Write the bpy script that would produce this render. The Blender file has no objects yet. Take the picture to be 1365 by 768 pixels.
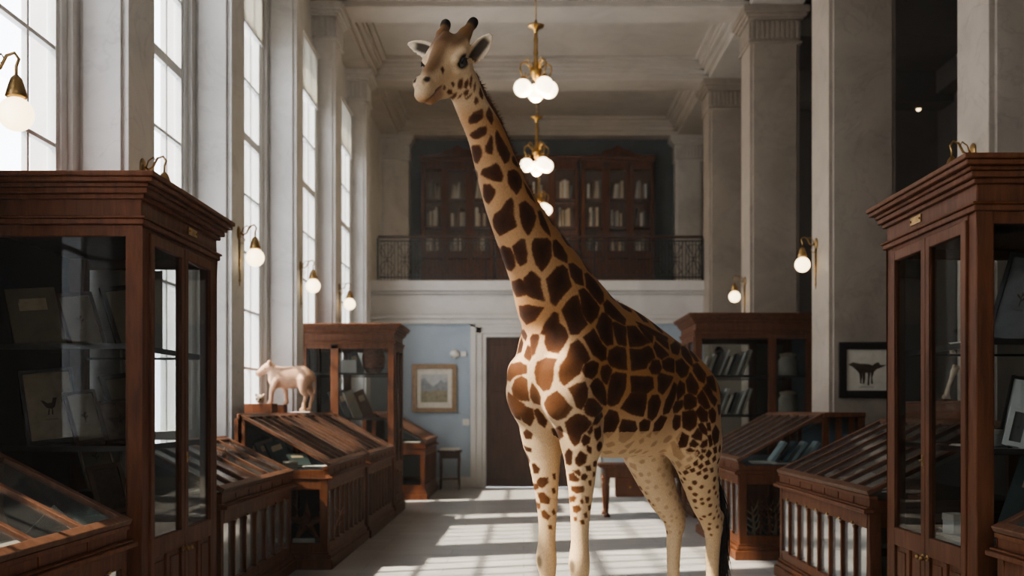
import bpy, bmesh, math, random
import numpy as np
from mathutils import Vector, Matrix
random.seed(7)
SC = bpy.context.scene
COL = SC.collection
R = math.radians
# ---------------------------------------------------------------- node helpers
def srgb(r, g, b):
    def f(c):
        c /= 255.0
        return c/12.92 if c <= .04045 else ((c+.055)/1.055)**2.4
    return (f(r), f(g), f(b), 1)
def mat(name):
    m = bpy.data.materials.new(name); m.use_nodes = True
    nt = m.node_tree; nt.nodes.clear()
    out = nt.nodes.new('ShaderNodeOutputMaterial')
    return m, nt, out
def nd(nt, typ, **kw):
    n = nt.nodes.new(typ)
    for k, v in kw.items():
        if k.startswith('i_'):
            key = k[2:]
            n.inputs[int(key) if key.isdigit() else key.replace('_', ' ')].default_value = v
        else: setattr(n, k, v)
    return n
def ramp(nt, stops, fac=None, interp='LINEAR'):
    r = nt.nodes.new('ShaderNodeValToRGB'); r.color_ramp.interpolation = interp
    e = r.color_ramp.elements
    while len(e) < len(stops): e.new(.5)
    for x, (p, c) in zip(e, stops):
        x.position = p; x.color = c if len(c) == 4 else (*c, 1)
    if fac is not None: nt.links.new(fac, r.inputs[0])
    return r
def plain(name, col, rough=.5, metal=0, spec=.5, bump=0, bscale=60, var=.12, vscale=6, stretch=(1, 1, 1), coat=0):
    """procedural: base colour varied by object-space noise, slight bump"""
    m, nt, out = mat(name)
    p = nd(nt, 'ShaderNodeBsdfPrincipled', i_Roughness=rough, i_Metallic=metal)
    p.inputs['Specular IOR Level'].default_value = spec
    p.inputs['Coat Weight'].default_value = coat
    tc = nd(nt, 'ShaderNodeTexCoord'); mp = nd(nt, 'ShaderNodeMapping'); mp.inputs['Scale'].default_value = stretch
    nt.links.new(tc.outputs['Object'], mp.inputs[0])
    n = nd(nt, 'ShaderNodeTexNoise', i_Scale=vscale, i_Detail=5, i_Roughness=.6); nt.links.new(mp.outputs[0], n.inputs['Vector'])
    c = Vector(col[:3])
    r = ramp(nt, [(.25, tuple(c*(1-var*1.6))), (.5, tuple(c)), (.75, tuple(c*(1+var)))], n.outputs['Fac'])
    nt.links.new(r.outputs[0], p.inputs['Base Color'])
    if bump:
        b = nd(nt, 'ShaderNodeTexNoise', i_Scale=bscale, i_Detail=4); nt.links.new(mp.outputs[0], b.inputs['Vector'])
        bn = nd(nt, 'ShaderNodeBump', i_Strength=bump, i_Distance=.01); nt.links.new(b.outputs['Fac'], bn.inputs['Height'])
        nt.links.new(bn.outputs[0], p.inputs['Normal'])
    nt.links.new(p.outputs[0], out.inputs[0])
    return m
def wood(name, dark, mid, light, rough=.35, scale=1.0, coat=.25):
    m, nt, out = mat(name)
    p = nd(nt, 'ShaderNodeBsdfPrincipled', i_Roughness=rough)
    p.inputs['Specular IOR Level'].default_value = .28; p.inputs['Coat Weight'].default_value = coat; p.inputs['Coat Roughness'].default_value = .25
    tc = nd(nt, 'ShaderNodeTexCoord'); mp = nd(nt, 'ShaderNodeMapping')
    mp.inputs['Scale'].default_value = (9*scale, 9*scale, 1.1*scale)
    nt.links.new(tc.outputs['Object'], mp.inputs[0])
    n = nd(nt, 'ShaderNodeTexNoise', i_Scale=2.2, i_Detail=7, i_Roughness=.62, i_Distortion=.6); nt.links.new(mp.outputs[0], n.inputs['Vector'])
    n2 = nd(nt, 'ShaderNodeTexNoise', i_Scale=.8, i_Detail=2); nt.links.new(tc.outputs['Object'], n2.inputs['Vector'])
    mx = nd(nt, 'ShaderNodeMath', operation='ADD'); mul = nd(nt, 'ShaderNodeMath', operation='MULTIPLY', i_1=.5)
    nt.links.new(n2.outputs['Fac'], mul.inputs[0]); nt.links.new(n.outputs['Fac'], mx.inputs[0]); nt.links.new(mul.outputs[0], mx.inputs[1])
    r = ramp(nt, [(.45, dark), (.75, mid), (1.0, light)], mx.outputs[0])
    nt.links.new(r.outputs[0], p.inputs['Base Color'])
    bn = nd(nt, 'ShaderNodeBump', i_Strength=.12, i_Distance=.004); nt.links.new(n.outputs['Fac'], bn.inputs['Height']); nt.links.new(bn.outputs[0], p.inputs['Normal'])
    nt.links.new(p.outputs[0], out.inputs[0])
    return m
def emit(name, col, strength, base=(.8, .75, .65, 1)):
    m, nt, out = mat(name)
    p = nd(nt, 'ShaderNodeBsdfPrincipled', i_Roughness=.25)
    p.inputs['Base Color'].default_value = base
    p.inputs['Emission Color'].default_value = col; p.inputs['Emission Strength'].default_value = strength
    nt.links.new(p.outputs[0], out.inputs[0])
    return m
def glass(name, tint=(.93, .95, .95, 1), refl=1.0, rough=.02, milky=0.0, f0=.04):
    m, nt, out = mat(name)
    t = nd(nt, 'ShaderNodeBsdfTransparent'); t.inputs[0].default_value = tint
    g = nd(nt, 'ShaderNodeBsdfGlossy', i_Roughness=rough); g.inputs['Color'].default_value = (refl, refl, refl, 1)
    lw = nd(nt, 'ShaderNodeLayerWeight', i_Blend=.5)      # Schlick reflection, the same from both sides of the sheet
    pw = nd(nt, 'ShaderNodeMath', operation='POWER', i_1=5.0); nt.links.new(lw.outputs['Facing'], pw.inputs[0])
    fr = nd(nt, 'ShaderNodeMath', operation='MULTIPLY_ADD', i_1=1-f0, i_2=f0); nt.links.new(pw.outputs[0], fr.inputs[0])
    # waviness of old glass
    tc = nd(nt, 'ShaderNodeTexCoord'); n = nd(nt, 'ShaderNodeTexNoise', i_Scale=3.0, i_Detail=1); nt.links.new(tc.outputs['Object'], n.inputs['Vector'])
    bn = nd(nt, 'ShaderNodeBump', i_Strength=.05, i_Distance=.01); nt.links.new(n.outputs['Fac'], bn.inputs['Height'])
    nt.links.new(bn.outputs[0], g.inputs['Normal'])
    mx = nd(nt, 'ShaderNodeMixShader'); nt.links.new(fr.outputs[0], mx.inputs[0]); nt.links.new(t.outputs[0], mx.inputs[1]); nt.links.new(g.outputs[0], mx.inputs[2])
    last = mx
    if milky:
        d = nd(nt, 'ShaderNodeBsdfDiffuse'); d.inputs[0].default_value = (.8, .82, .82, 1)
        m2 = nd(nt, 'ShaderNodeMixShader'); m2.inputs[0].default_value = milky
        nt.links.new(mx.outputs[0], m2.inputs[1]); nt.links.new(d.outputs[0], m2.inputs[2]); last = m2
    nt.links.new(last.outputs[0], out.inputs[0])
    return m
# ---------------------------------------------------------------- mesh helpers
class MB:
    """collects shapes; build() links them as ONE mesh object"""
    def __init__(s, sgn=1, off=(0, 0, 0)): s.v, s.f, s.sm, s.sgn, s.off = [], [], [], sgn, off
    def add(s, V, F, smooth=False):
        o = len(s.v)
        for p in V: s.v.append((s.sgn*p[0]+s.off[0], p[1]+s.off[1], p[2]+s.off[2]))
        for f in F: s.f.append([i+o for i in f]); s.sm.append(smooth)
        return s
    def box(s, x0, x1, y0, y1, z0, z1):
        V = [(x, y, z) for x in (x0, x1) for y in (y0, y1) for z in (z0, z1)]
        return s.add(V, [(0, 1, 3, 2), (4, 6, 7, 5), (0, 4, 5, 1), (2, 3, 7, 6), (0, 2, 6, 4), (1, 5, 7, 3)])
    def obox(s, c, ax, ay, az):
        """oriented box: centre and three half-axis vectors"""
        c, ax, ay, az = (Vector(q) for q in (c, ax, ay, az))
        V = [tuple(c+ax*i+ay*j+az*k) for i in (-1, 1) for j in (-1, 1) for k in (-1, 1)]
        return s.add(V, [(0, 1, 3, 2), (4, 6, 7, 5), (0, 4, 5, 1), (2, 3, 7, 6), (0, 2, 6, 4), (1, 5, 7, 3)])
    def prism(s, poly, axis, a, b):
        """extrude a 2-D polygon along an axis ('x': poly in yz, 'y': poly in xz, 'z': poly in xy)"""
        def pt(p, t): return {'x': (t, p[0], p[1]), 'y': (p[0], t, p[1]), 'z': (p[0], p[1], t)}[axis]
        n = len(poly)
        V = [pt(p, a) for p in poly]+[pt(p, b) for p in poly]
        F = [tuple(range(n)), tuple(range(2*n-1, n-1, -1))]+[(i, (i+1) % n, n+(i+1) % n, n+i) for i in range(n)]
        return s.add(V, F)
    def tube(s, pts, r, n=8, smooth=True, cap=True):
        pts = [Vector(p) for p in pts]; rr = r if isinstance(r, (list, tuple)) else [r]*len(pts)
        V, F = [], []; up = None
        for i, p in enumerate(pts):
            d = (pts[min(i+1, len(pts)-1)]-pts[max(i-1, 0)]).normalized()
            if up is None: up = d.orthogonal().normalized()
            up = (up-d*up.dot(d))
            up = up.normalized() if up.length > 1e-6 else d.orthogonal().normalized()
            q = d.cross(up)
            for k in range(n):
                a = 2*math.pi*k/n
                V.append(tuple(p+(up*math.cos(a)+q*math.sin(a))*rr[i]))
        for i in range(len(pts)-1):
            for k in range(n):
                F.append((i*n+k, i*n+(k+1) % n, (i+1)*n+(k+1) % n, (i+1)*n+k))
        if cap: F.append(tuple(range(n-1, -1, -1))); F.append(tuple((len(pts)-1)*n+k for k in range(n)))
        return s.add(V, F, smooth)
    def lathe(s, prof, c=(0, 0, 0), n=20, smooth=True):
        V, F = [], []
        for r, z in prof:
            for k in range(n):
                a = 2*math.pi*k/n
                V.append((c[0]+r*math.cos(a), c[1]+r*math.sin(a), c[2]+z))
        for i in range(len(prof)-1):
            for k in range(n):
                F.append((i*n+k, i*n+(k+1) % n, (i+1)*n+(k+1) % n, (i+1)*n+k))
        F.append(tuple(range(n-1, -1, -1))); F.append(tuple((len(prof)-1)*n+k for k in range(n)))
        return s.add(V, F, smooth)
    def ball(s, c, r, n=20, m=12, sc=(1, 1, 1)):
        V, F = [], []
        for i in range(m+1):
            t = math.pi*i/m
            for k in range(n):
                a = 2*math.pi*k/n
                V.append((c[0]+r*sc[0]*math.sin(t)*math.cos(a), c[1]+r*sc[1]*math.sin(t)*math.sin(a), c[2]+r*sc[2]*math.cos(t)))
        for i in range(m):
            for k in range(n): F.append((i*n+k, (i+1)*n+k, (i+1)*n+(k+1) % n, i*n+(k+1) % n))
        return s.add(V, F, True)
    def build(s, name, m, parent=None, bevel=0, loc=(0, 0, 0), weld=True):
        me = bpy.data.meshes.new(name); me.from_pydata(s.v, [], s.f); me.update()
        me.polygons.foreach_set('use_smooth', s.sm)
        bm = bmesh.new(); bm.from_mesh(me)
        if weld: bmesh.ops.remove_doubles(bm, verts=bm.verts, dist=1e-6)
        bmesh.ops.recalc_face_normals(bm, faces=bm.faces); bm.to_mesh(me); bm.free()
        me.materials.append(m)
        o = bpy.data.objects.new(name, me); COL.objects.link(o); o.location = loc
        if parent: o.parent = parent
        if bevel:
            b = o.modifiers.new('edge', 'BEVEL'); b.width = bevel; b.segments = 2; b.limit_method = 'ANGLE'; b.angle_limit = R(40)
        return o
def tag(o, label=None, cat=None, group=None, kind=None):
    if label: o['label'] = label
    if cat: o['category'] = cat
    if group: o['group'] = group
    if kind: o['kind'] = kind
    return o
def empty(name, loc, rz=0, label=None, cat=None, group=None):
    o = bpy.data.objects.new(name, None); COL.objects.link(o); o.location = loc; o.rotation_euler = (0, 0, rz)
    o.empty_display_size = .1
    return tag(o, label, cat, group)
def struct(mb, name, m, bevel=0, parent=None):
    o = mb.build(name, m, parent, bevel)
    if not parent: o['kind'] = 'structure'
    return o
def copy_tree(o, parent=None):
    c = o.copy(); COL.objects.link(c)
    if parent: c.parent = parent
    for ch in o.children: copy_tree(ch, c)
    return c
def smoothstep(a, b, x):
    t = np.clip((x-a)/(b-a), 0, 1); return t*t*(3-2*t)
# ---------------------------------------------------------------- MATERIALS
def plaster(name, c, var=.06, vein=0, rough=.75):
    m, nt, out = mat(name)
    p = nd(nt, 'ShaderNodeBsdfPrincipled', i_Roughness=rough); p.inputs['Specular IOR Level'].default_value = .3
    tc = nd(nt, 'ShaderNodeTexCoord')
    n = nd(nt, 'ShaderNodeTexNoise', i_Scale=1.3, i_Detail=6, i_Roughness=.65, i_Distortion=.8); nt.links.new(tc.outputs['Object'], n.inputs['Vector'])
    c = Vector(c)
    r = ramp(nt, [(.3, tuple(c*(1-var*2))), (.55, tuple(c)), (.8, tuple(c*(1+var)))], n.outputs['Fac'])
    last = r.outputs[0]
    if vein:
        v = nd(nt, 'ShaderNodeTexNoise', i_Scale=1.1, i_Detail=8, i_Roughness=.55, i_Distortion=1.6); nt.links.new(tc.outputs['Object'], v.inputs['Vector'])
        vr = ramp(nt, [(.485, (1, 1, 1)), (.5, (1-vein, 1-vein, 1-vein*.9)), (.515, (1, 1, 1))], v.outputs['Fac'])
        mx = nd(nt, 'ShaderNodeMix', data_type='RGBA', blend_type='MULTIPLY'); mx.inputs[0].default_value = 1
        nt.links.new(last, mx.inputs[6]); nt.links.new(vr.outputs[0], mx.inputs[7]); last = mx.outputs[2]
    nt.links.new(last, p.inputs['Base Color']); nt.links.new(p.outputs[0], out.inputs[0])
    return m
def floor_mat():
    m, nt, out = mat('stone_floor')
    p = nd(nt, 'ShaderNodeBsdfPrincipled'); tc = nd(nt, 'ShaderNodeTexCoord')
    b = nd(nt, 'ShaderNodeTexBrick', i_Scale=1.0); b.inputs['Brick Width'].default_value = 1.6; b.inputs['Row Height'].default_value = .34
    b.inputs['Mortar Size'].default_value = .006; b.inputs['Mortar Smooth'].default_value = .6
    b.inputs['Color1'].default_value = (.47, .465, .45, 1); b.inputs['Color2'].default_value = (.40, .40, .395, 1); b.inputs['Mortar'].default_value = (.25, .25, .25, 1)
    nt.links.new(tc.outputs['Object'], b.inputs['Vector'])
    mp = nd(nt, 'ShaderNodeMapping'); mp.inputs['Scale'].default_value = (.6, 2.5, 1); nt.links.new(tc.outputs['Object'], mp.inputs[0])
    n = nd(nt, 'ShaderNodeTexNoise', i_Scale=2.0, i_Detail=7, i_Roughness=.65); nt.links.new(mp.outputs[0], n.inputs['Vector'])
    r = ramp(nt, [(.3, (.74, .74, .75)), (.7, (1.08, 1.07, 1.05))], n.outputs['Fac'])
    mx = nd(nt, 'ShaderNodeMix', data_type='RGBA', blend_type='MULTIPLY'); mx.inputs[0].default_value = 1
    nt.links.new(b.outputs['Color'], mx.inputs[6]); nt.links.new(r.outputs[0], mx.inputs[7]); nt.links.new(mx.outputs[2], p.inputs['Base Color'])
    rr = nd(nt, 'ShaderNodeMapRange'); rr.inputs[3].default_value = .22; rr.inputs[4].default_value = .42; nt.links.new(n.outputs['Fac'], rr.inputs[0]); nt.links.new(rr.outputs[0], p.inputs['Roughness'])
    bn = nd(nt, 'ShaderNodeBump', i_Strength=.15, i_Distance=.003); nt.links.new(b.outputs['Fac'], bn.inputs['Height']); bn.invert = True; nt.links.new(bn.outputs[0], p.inputs['Normal'])
    nt.links.new(p.outputs[0], out.inputs[0])
    return m
M = {}
M['plaster'] = plaster('white_plaster', (.60, .585, .56))
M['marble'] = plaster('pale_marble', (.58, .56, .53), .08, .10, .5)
M['marble_dim'] = plaster('warm_marble_shaded', (.37, .318, .262), .08, .10, .55)  # right columns: the dim side's shade is put into this darker colour
M['ceiling'] = plaster('ceiling_plaster', (.52, .48, .43))
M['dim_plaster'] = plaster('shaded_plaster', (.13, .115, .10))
M['blue'] = plaster('blue_wall', (.36, .425, .485), .05)
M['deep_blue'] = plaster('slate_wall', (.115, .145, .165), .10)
M['sash'] = plain('white_sash', (.62, .62, .60, 1), .5, var=.05)
M['blind'] = plain('blind_cloth', (.62, .61, .57, 1), .9, var=.05, bump=.1, bscale=200)
_nt = M['blind'].node_tree; _p = next(n for n in _nt.nodes if n.type == 'BSDF_PRINCIPLED'); _o = next(n for n in _nt.nodes if n.type == 'OUTPUT_MATERIAL')
_t = nd(_nt, 'ShaderNodeBsdfTranslucent'); _t.inputs[0].default_value = (.60, .585, .54, 1); _m = nd(_nt, 'ShaderNodeMixShader'); _m.inputs[0].default_value = .55
_nt.links.new(_p.outputs[0], _m.inputs[1]); _nt.links.new(_t.outputs[0], _m.inputs[2]); _nt.links.new(_m.outputs[0], _o.inputs[0])      # thin cloth lets daylight glow through
M['floor'] = floor_mat()
M['mahog'] = wood('mahogany', (.052, .015, .005, 1), (.122, .039, .014, 1), (.175, .062, .024, 1), .5, coat=0)
M['mahog2'] = wood('chestnut', (.060, .021, .008, 1), (.128, .047, .019, 1), (.18, .072, .032, 1), .5, coat=0)
M['darkwood'] = wood('dark_walnut', (.022, .010, .007, 1), (.050, .022, .014, 1), (.08, .038, .025, 1), .45)
M['door'] = wood('door_oak', (.035, .014, .009, 1), (.068, .028, .018, 1), (.10, .044, .028, 1), .5)
M['navy'] = plaster('navy_lining', (.018, .025, .037), .12)
M['bluegrey'] = plaster('blue_lining', (.075, .115, .145), .12)
M['glass'] = glass('case_glass', (.89, .905, .905, 1), refl=.5, f0=.02)
M['lid_glass'] = glass('lid_glass', (.88, .88, .86, 1), .8, .08, .03, .10)
M['lid_wood'] = wood('lid_wood', (.062, .028, .016, 1), (.120, .058, .034, 1), (.165, .085, .052, 1), .5, coat=.08)
M['panel_glass'] = glass('panel_glass', (.80, .82, .80, 1), .9, .10, .12, .30)  # milky white share imitates the bright floor mirrored in the base panes
M['window_glass'] = glass('window_glass', (.97, .98, 1, 1), .9)
M['shelf_glass'] = glass('shelf_glass', (.62, .70, .68, 1))
M['brass'] = plain('brass', (.62, .38, .13, 1), .28, 1.0, var=.25, vscale=14)
M['old_brass'] = plain('aged_brass', (.36, .24, .11, 1), .4, 1.0, var=.3, vscale=14)
M['iron'] = plain('black_iron', (.022, .022, .024, 1), .5, .3)
M['globe'] = emit('lit_globe', (1, .79, .48, 1), 2.4)
M['globe_far'] = emit('lit_chandelier_globe', (1, .82, .56, 1), 3.0)
M['paper'] = plain('paper', (.62, .585, .50, 1), .85, var=.08, vscale=9)
M['white'] = plain('white_card', (.66, .65, .61, 1), .8, var=.05)
M['tan_paper'] = plain('tan_paper', (.46, .36, .25, 1), .85, var=.15, vscale=14)
M['shaded_paper'] = plain('shaded_paper', (.20, .155, .10, 1), .9, var=.15, vscale=14)  # paper darkened, so the left cabinet's inner shade sits in its colour
M['shaded_paper2'] = plain('shaded_foxed_print', (.13, .085, .055, 1), .9, var=.5, vscale=24)  # mottled print, its colour also darkened for the shade inside the cabinet
M['shaded_paper3'] = plain('cream_board', (.34, .30, .235, 1), .9, var=.06)
M['pale_blue'] = plain('pale_blue_cloth', (.34, .43, .46, 1), .7, var=.15)
M['ink'] = plain('brown_ink', (.075, .042, .026, 1), .8, var=.4, vscale=30)
M['black_frame'] = plain('black_frame', (.020, .016, .014, 1), .4)
M['gilt'] = plain('gilt_frame', (.30, .20, .115, 1), .45, .4, var=.3, vscale=20)
M['bone'] = plain('bone', (.52, .42, .30, 1), .6, var=.2, vscale=22, bump=.2)
M['clay'] = plain('pale_clay', (.46, .29, .19, 1), .7, var=.14, vscale=14, bump=.15)
M['book1'] = plain('green_cloth', (.055, .085, .085, 1), .7, var=.25)
M['book2'] = plain('grey_cloth', (.16, .155, .15, 1), .7, var=.25)
M['book3'] = plain('brown_leather', (.13, .065, .035, 1), .5, var=.3)
M['book4'] = plain('pale_vellum', (.42, .38, .31, 1), .7, var=.15)
M['book5'] = plain('blue_cloth', (.06, .115, .16, 1), .7, var=.2)
M['rust'] = plain('dried_specimen', (.27, .12, .07, 1), .75, var=.4, vscale=25, bump=.4)
# ---------------------------------------------------------------- ROOM SHELL
XL, XR = -3.37, 3.64
P0X = -3.07
PIERS = [(-2.2, -1.6), (.4, 1.0), (3.0, 3.6), (5.57, 6.17), (7.95, 8.57), (10.77, 11.32), (13.86, 14.33), (16.73, 17.36), (20.0, 20.6)]
COLS = [(-.4, .35), (3.9, 4.65), (8.19, 8.85), (12.5, 13.3), (16.87, 17.6), (20.6, 21.3)]
YB, YW, Y0, XE, ZS, ZC = 21.3, 25.2, -4.0, 8.4, 8.05, 8.42
struct(MB().box(XL-.3, XE+.2, Y0, YW+.3, -.15, 0), 'floor', M['floor'])
ZT, ZB = 7.2, 1.32     # window head and sill
wl = MB()
bays = []
prev = Y0
for a, b in PIERS+[(YB, YB)]:
    if a-prev > 1.2 and prev > -3: bays.append((prev+.10, a-.10))
    prev = b
edges = [Y0]
for a, b in bays: edges += [a, b]
edges.append(YW+.3)
for i in range(0, len(edges), 2): wl.box(XL-.32, XL, edges[i], edges[i+1], 0, 9)
for a, b in bays: wl.box(XL-.32, XL, a, b, 0, ZB); wl.box(XL-.32, XL, a, b, ZT, 9)
struct(wl, 'wall_left', M['plaster'])
def pier(y0, y1, x0, x1, name='column', ztop=ZS, capital=True, m='marble', notch=.05):
    mb = MB()
    n = notch
    poly = [(x0+n, y0), (x1-n, y0), (x1-n, y0+n*.6), (x1, y0+n*.6), (x1, y1-n*.6), (x1-n, y1-n*.6), (x1-n, y1), (x0+n, y1), (x0+n, y1-n*.6), (x0, y1-n*.6), (x0, y0+n*.6), (x0+n, y0+n*.6)]
    mb.prism(poly, 'z', .26, ztop)
    mb.box(x0-.05, x1+.05, y0-.05, y1+.05, 0, .20); mb.box(x0-.025, x1+.025, y0-.025, y1+.025, .20, .28)
    if capital:
        zt = ztop
        mb.box(x0-.03, x1+.03, y0-.03, y1+.03, zt-.58, zt-.54)
        for z0, z1, e in ((.14, .08, .05), (.10, .04, .09), (.05, 0, .13)):
            mb.box(x0-e, x1+e, y0-e, y1+e, zt-z0-.06, zt-z1)
        # fluted frieze
        k = max(3, int((x1-x0)/.075)); w = (x1-x0)/k
        for i in range(k):
            mb.box(x0+i*w+.014, x0+(i+1)*w-.014, y0-.02, y0+.01, zt-.50, zt-.22)
        k = max(3, int((y1-y0)/.075)); w = (y1-y0)/k
        for i in range(k):
            mb.box(x0-.02, x0+.01, y0+i*w+.014, y0+(i+1)*w-.014, zt-.50, zt-.22)
            mb.box(x1-.01, x1+.02, y0+i*w+.014, y0+(i+1)*w-.014, zt-.50, zt-.22)
    o = struct(mb, name, M[m], bevel=.006)
    return o
for a, b in PIERS: pier(a, b, XL-.02, P0X if a == 5.57 else -3.0)
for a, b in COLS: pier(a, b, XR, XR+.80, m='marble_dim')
# windows: casing, sashes with glazing bars, pane
for i, (a, b) in enumerate(bays):
    w = empty('window_%d' % (i+1), (XL-.06+(.15 if a > 14 else 0), (a+b)/2, ZB)); w['kind'] = 'structure'
    hw = (b-a)/2; H = ZT-ZB
    f = MB()
    for s in (-1, 1): f.box(-.09, .02, s*hw-.05*(s+1), s*hw+.05*(1-s), 0, H)
    f.box(-.09, .02, -hw, hw, H-.10, H); f.box(-.09, .06, -hw, hw, -.03, .07)
    f.build('window_frame', M['sash'], w, .005)
    g = MB()
    nc = max(3, round((2*hw-.2)/.47)); cw = (2*hw-.2)/nc
    g.box(-.06, 0.0, -hw+.1, -hw+.15, .07, H-.1); g.box(-.06, 0, hw-.15, hw-.1, .07, H-.1)
    for k in range(1, nc):
        y = -hw+.1+k*cw; t = .028 if k*2 == nc else .016
        g.box(-.05, -.01, y-t, y+t, .07, H-.1)
    nr = 8; rh = (H-.17)/nr
    for k in range(1, nr):
        z = .07+k*rh; t = .05 if k == 5 else .015
        g.box(-.055, -.005, -hw+.1, hw-.1, z-t, z+t)
    g.build('glazing_bars', M['sash'], w)
    MB().box(-.034, -.030, -hw+.1, hw-.1, .07, H-.1).build('pane', M['window_glass'], w)
blind_pos = {(11.42, 13.76): 'third', (14.43, 16.63): 'fourth', (17.46, 19.90): 'fifth'}
for (a, b) in bays:
    key = (round(a, 2), round(b, 2))
    if key in blind_pos:
        t = empty('roller_blind', (XL-.035+(.15 if a > 14 else 0), (a+b)/2, ZT-.02), 0, {'third': 'pale roller blind at the top of the window behind the calf figure', 'fourth': 'pale roller blind on the window beyond the calf figure, second from the far end',
             'fifth': 'pale roller blind at the top of the farthest window'}[blind_pos[key]], 'blind', 'roller blinds on the tall windows')
        hw = (b-a)/2-.02; dr = .84
        MB().box(.0, .012, -hw, hw, -.84, 0).build('blind_cloth', M['blind'], t)
        MB().tube([(.01, -hw, -.03), (.01, hw, -.03)], .03, 12).build('roller', M['sash'], t)
        MB().box(-.004, .016, -hw, hw, -.87, -.84).build('bottom_rail', M['sash'], t)
    elif key == (3.7, 5.47):  # unseen blind, added to keep direct sun off the giraffe's neck and head
        t = empty('roller_blind', (XL-.035, (a+b)/2, ZT-.02), 0, 'added out-of-view roller blind on the nearest side window, keeping sun off the giraffe neck', 'blind', 'roller blinds on the tall windows')
        hw = (b-a)/2-.02
        MB().box(.0, .012, -hw, hw, -.95, 0).build('blind_cloth', M['blind'], t); MB().tube([(.01, -hw, -.03), (.01, hw, -.03)], .03, 12).build('roller', M['sash'], t)
        MB().box(-.004, .016, -hw, hw, -.98, -.95).build('bottom_rail', M['sash'], t)
# balcony front and lower far wall
DX0, DX1, DZ = -.76, 1.24, 3.05
fw = MB(); fw.box(XL, DX0, YB, YB+.25, 0, 3.32); fw.box(DX1, XR+.8, YB, YB+.25, 0, 3.32); fw.box(DX0, DX1, YB, YB+.25, DZ, 3.32)
struct(fw, 'wall_far', M['blue'])
cor = MB()
for z0, z1, e in ((3.32, 3.42, .06), (3.42, 3.50, .10), (3.50, 3.92, .02), (3.92, 3.98, .07), (3.98, 4.19, .16)):
    cor.box(XL, XR+.8, YB-e, YB+.3, z0, z1)
cor.box(XL, XR+.8, YB, YW, 4.0, 4.19)
struct(cor, 'trim_1', M['plaster'], bevel=.012)
cas = MB()
for x0, x1, e in ((DX0-.32, DX0-.2, .07), (DX0-.2, DX0-.08, .045), (DX0-.08, DX0, .02)):
    cas.box(x0, x1, YB-e, YB, 0, DZ+(.32 if e > .06 else .2 if e > .03 else .08))
    cas.box(DX0+DX1-x1, DX0+DX1-x0, YB-e, YB, 0, DZ+(.32 if e > .06 else .2 if e > .03 else .08))
cas.box(DX0-.2, DX1+.2, YB-.045, YB, DZ+.08, DZ+.2); cas.box(DX0, DX1, YB-.02, YB, DZ, DZ+.08); cas.box(DX0-.32, DX1+.32, YB-.07, YB, DZ+.2, DZ+.27)
struct(cas, 'trim_2', M['plaster'], bevel=.01)
bb = MB().box(XL, DX0-.32, YB-.03, YB, 0, .22); bb.box(DX1+.32, XR+.8, YB-.03, YB, 0, .22)
struct(bb, 'baseboard_far', M['plaster'], bevel=.008)
d = empty('door_1', ((DX0+DX1)/2, YB+.06, 0)); d['kind'] = 'structure'
w = (DX1-DX0)/2
for s in (-1, 1):
    l = MB(); x0, x1 = (-w, -.002) if s < 0 else (.002, w)
    l.box(x0, x1, 0, .06, .01, DZ)
    for z0, z1 in ((.16, .95), (1.10, 1.95), (2.10, 2.90)):
        for q0, q1 in ((x0+.10, (x0+x1)/2-.04), ((x0+x1)/2+.04, x1-.10)):
            l.box(q0, q1, -.012, .001, z0, z1)
    if s < 0: l.box(-.03, .03, -.018, .0, .01, DZ)
    lf = l.build('door_leaf', M['door'], d, .006)
    k = MB(); k.ball((s*.07, -.045, 1.25), .03, 12, 8); k.tube([(s*.07, 0, 1.25), (s*.07, -.04, 1.25)], .012, 8); k.build('door_knob', M['old_brass'], lf)
# upper room behind the balcony
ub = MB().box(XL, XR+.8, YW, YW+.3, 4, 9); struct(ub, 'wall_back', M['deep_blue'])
for x0, x1 in ((-3.37, -2.72), (XR-.05, XR+.6)): pier(YW-.35, YW+.05, x0, x1, m='marble')
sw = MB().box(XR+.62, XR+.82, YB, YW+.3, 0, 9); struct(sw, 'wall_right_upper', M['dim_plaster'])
# ceiling with cross beams and coffers
ce = MB().box(XL-.32, XR+.85, Y0, YW+.3, ZC, ZC+.25); struct(ce, 'ceiling', M['ceiling'])
BEAMS = [(-1.9, -1.2), (3.9, 4.6), (8.2, 8.85), (12.5, 13.25), (16.85, 17.55), (20.6, 21.3), (24.75, 25.3)]
bm_ = MB()
for a, b in BEAMS: bm_.box(XL, XR+.8, a, b, ZS, ZC)
bm_.box(XL-.02, -2.95, Y0, YW, ZS, ZC); bm_.box(XR-.02, XR+.82, Y0, YW, ZS, ZC)
struct(bm_, 'ceiling_beam', M['ceiling'], bevel=.01)
mo = MB()
ys = [(BEAMS[i][1], BEAMS[i+1][0]) for i in range(len(BEAMS)-1)]
for a, b in ys:
    for e0, e1, z in ((0, .09, .09), (.09, .17, .17), (.17, .21, .23), (.21, .30, .30)):
        zb = ZS+z; x0, x1 = -2.95, XR-.02
        mo.box(x0+e0, x0+e1, a+e0, b-e0, zb, ZC); mo.box(x1-e1, x1-e0, a+e0, b-e0, zb, ZC)
        mo.box(x0+e0, x1-e0, a+e0, a+e1, zb, ZC); mo.box(x0+e0, x1-e0, b-e1, b-e0, zb, ZC)
struct(mo, 'trim_3', M['ceiling'], bevel=.008)
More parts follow.
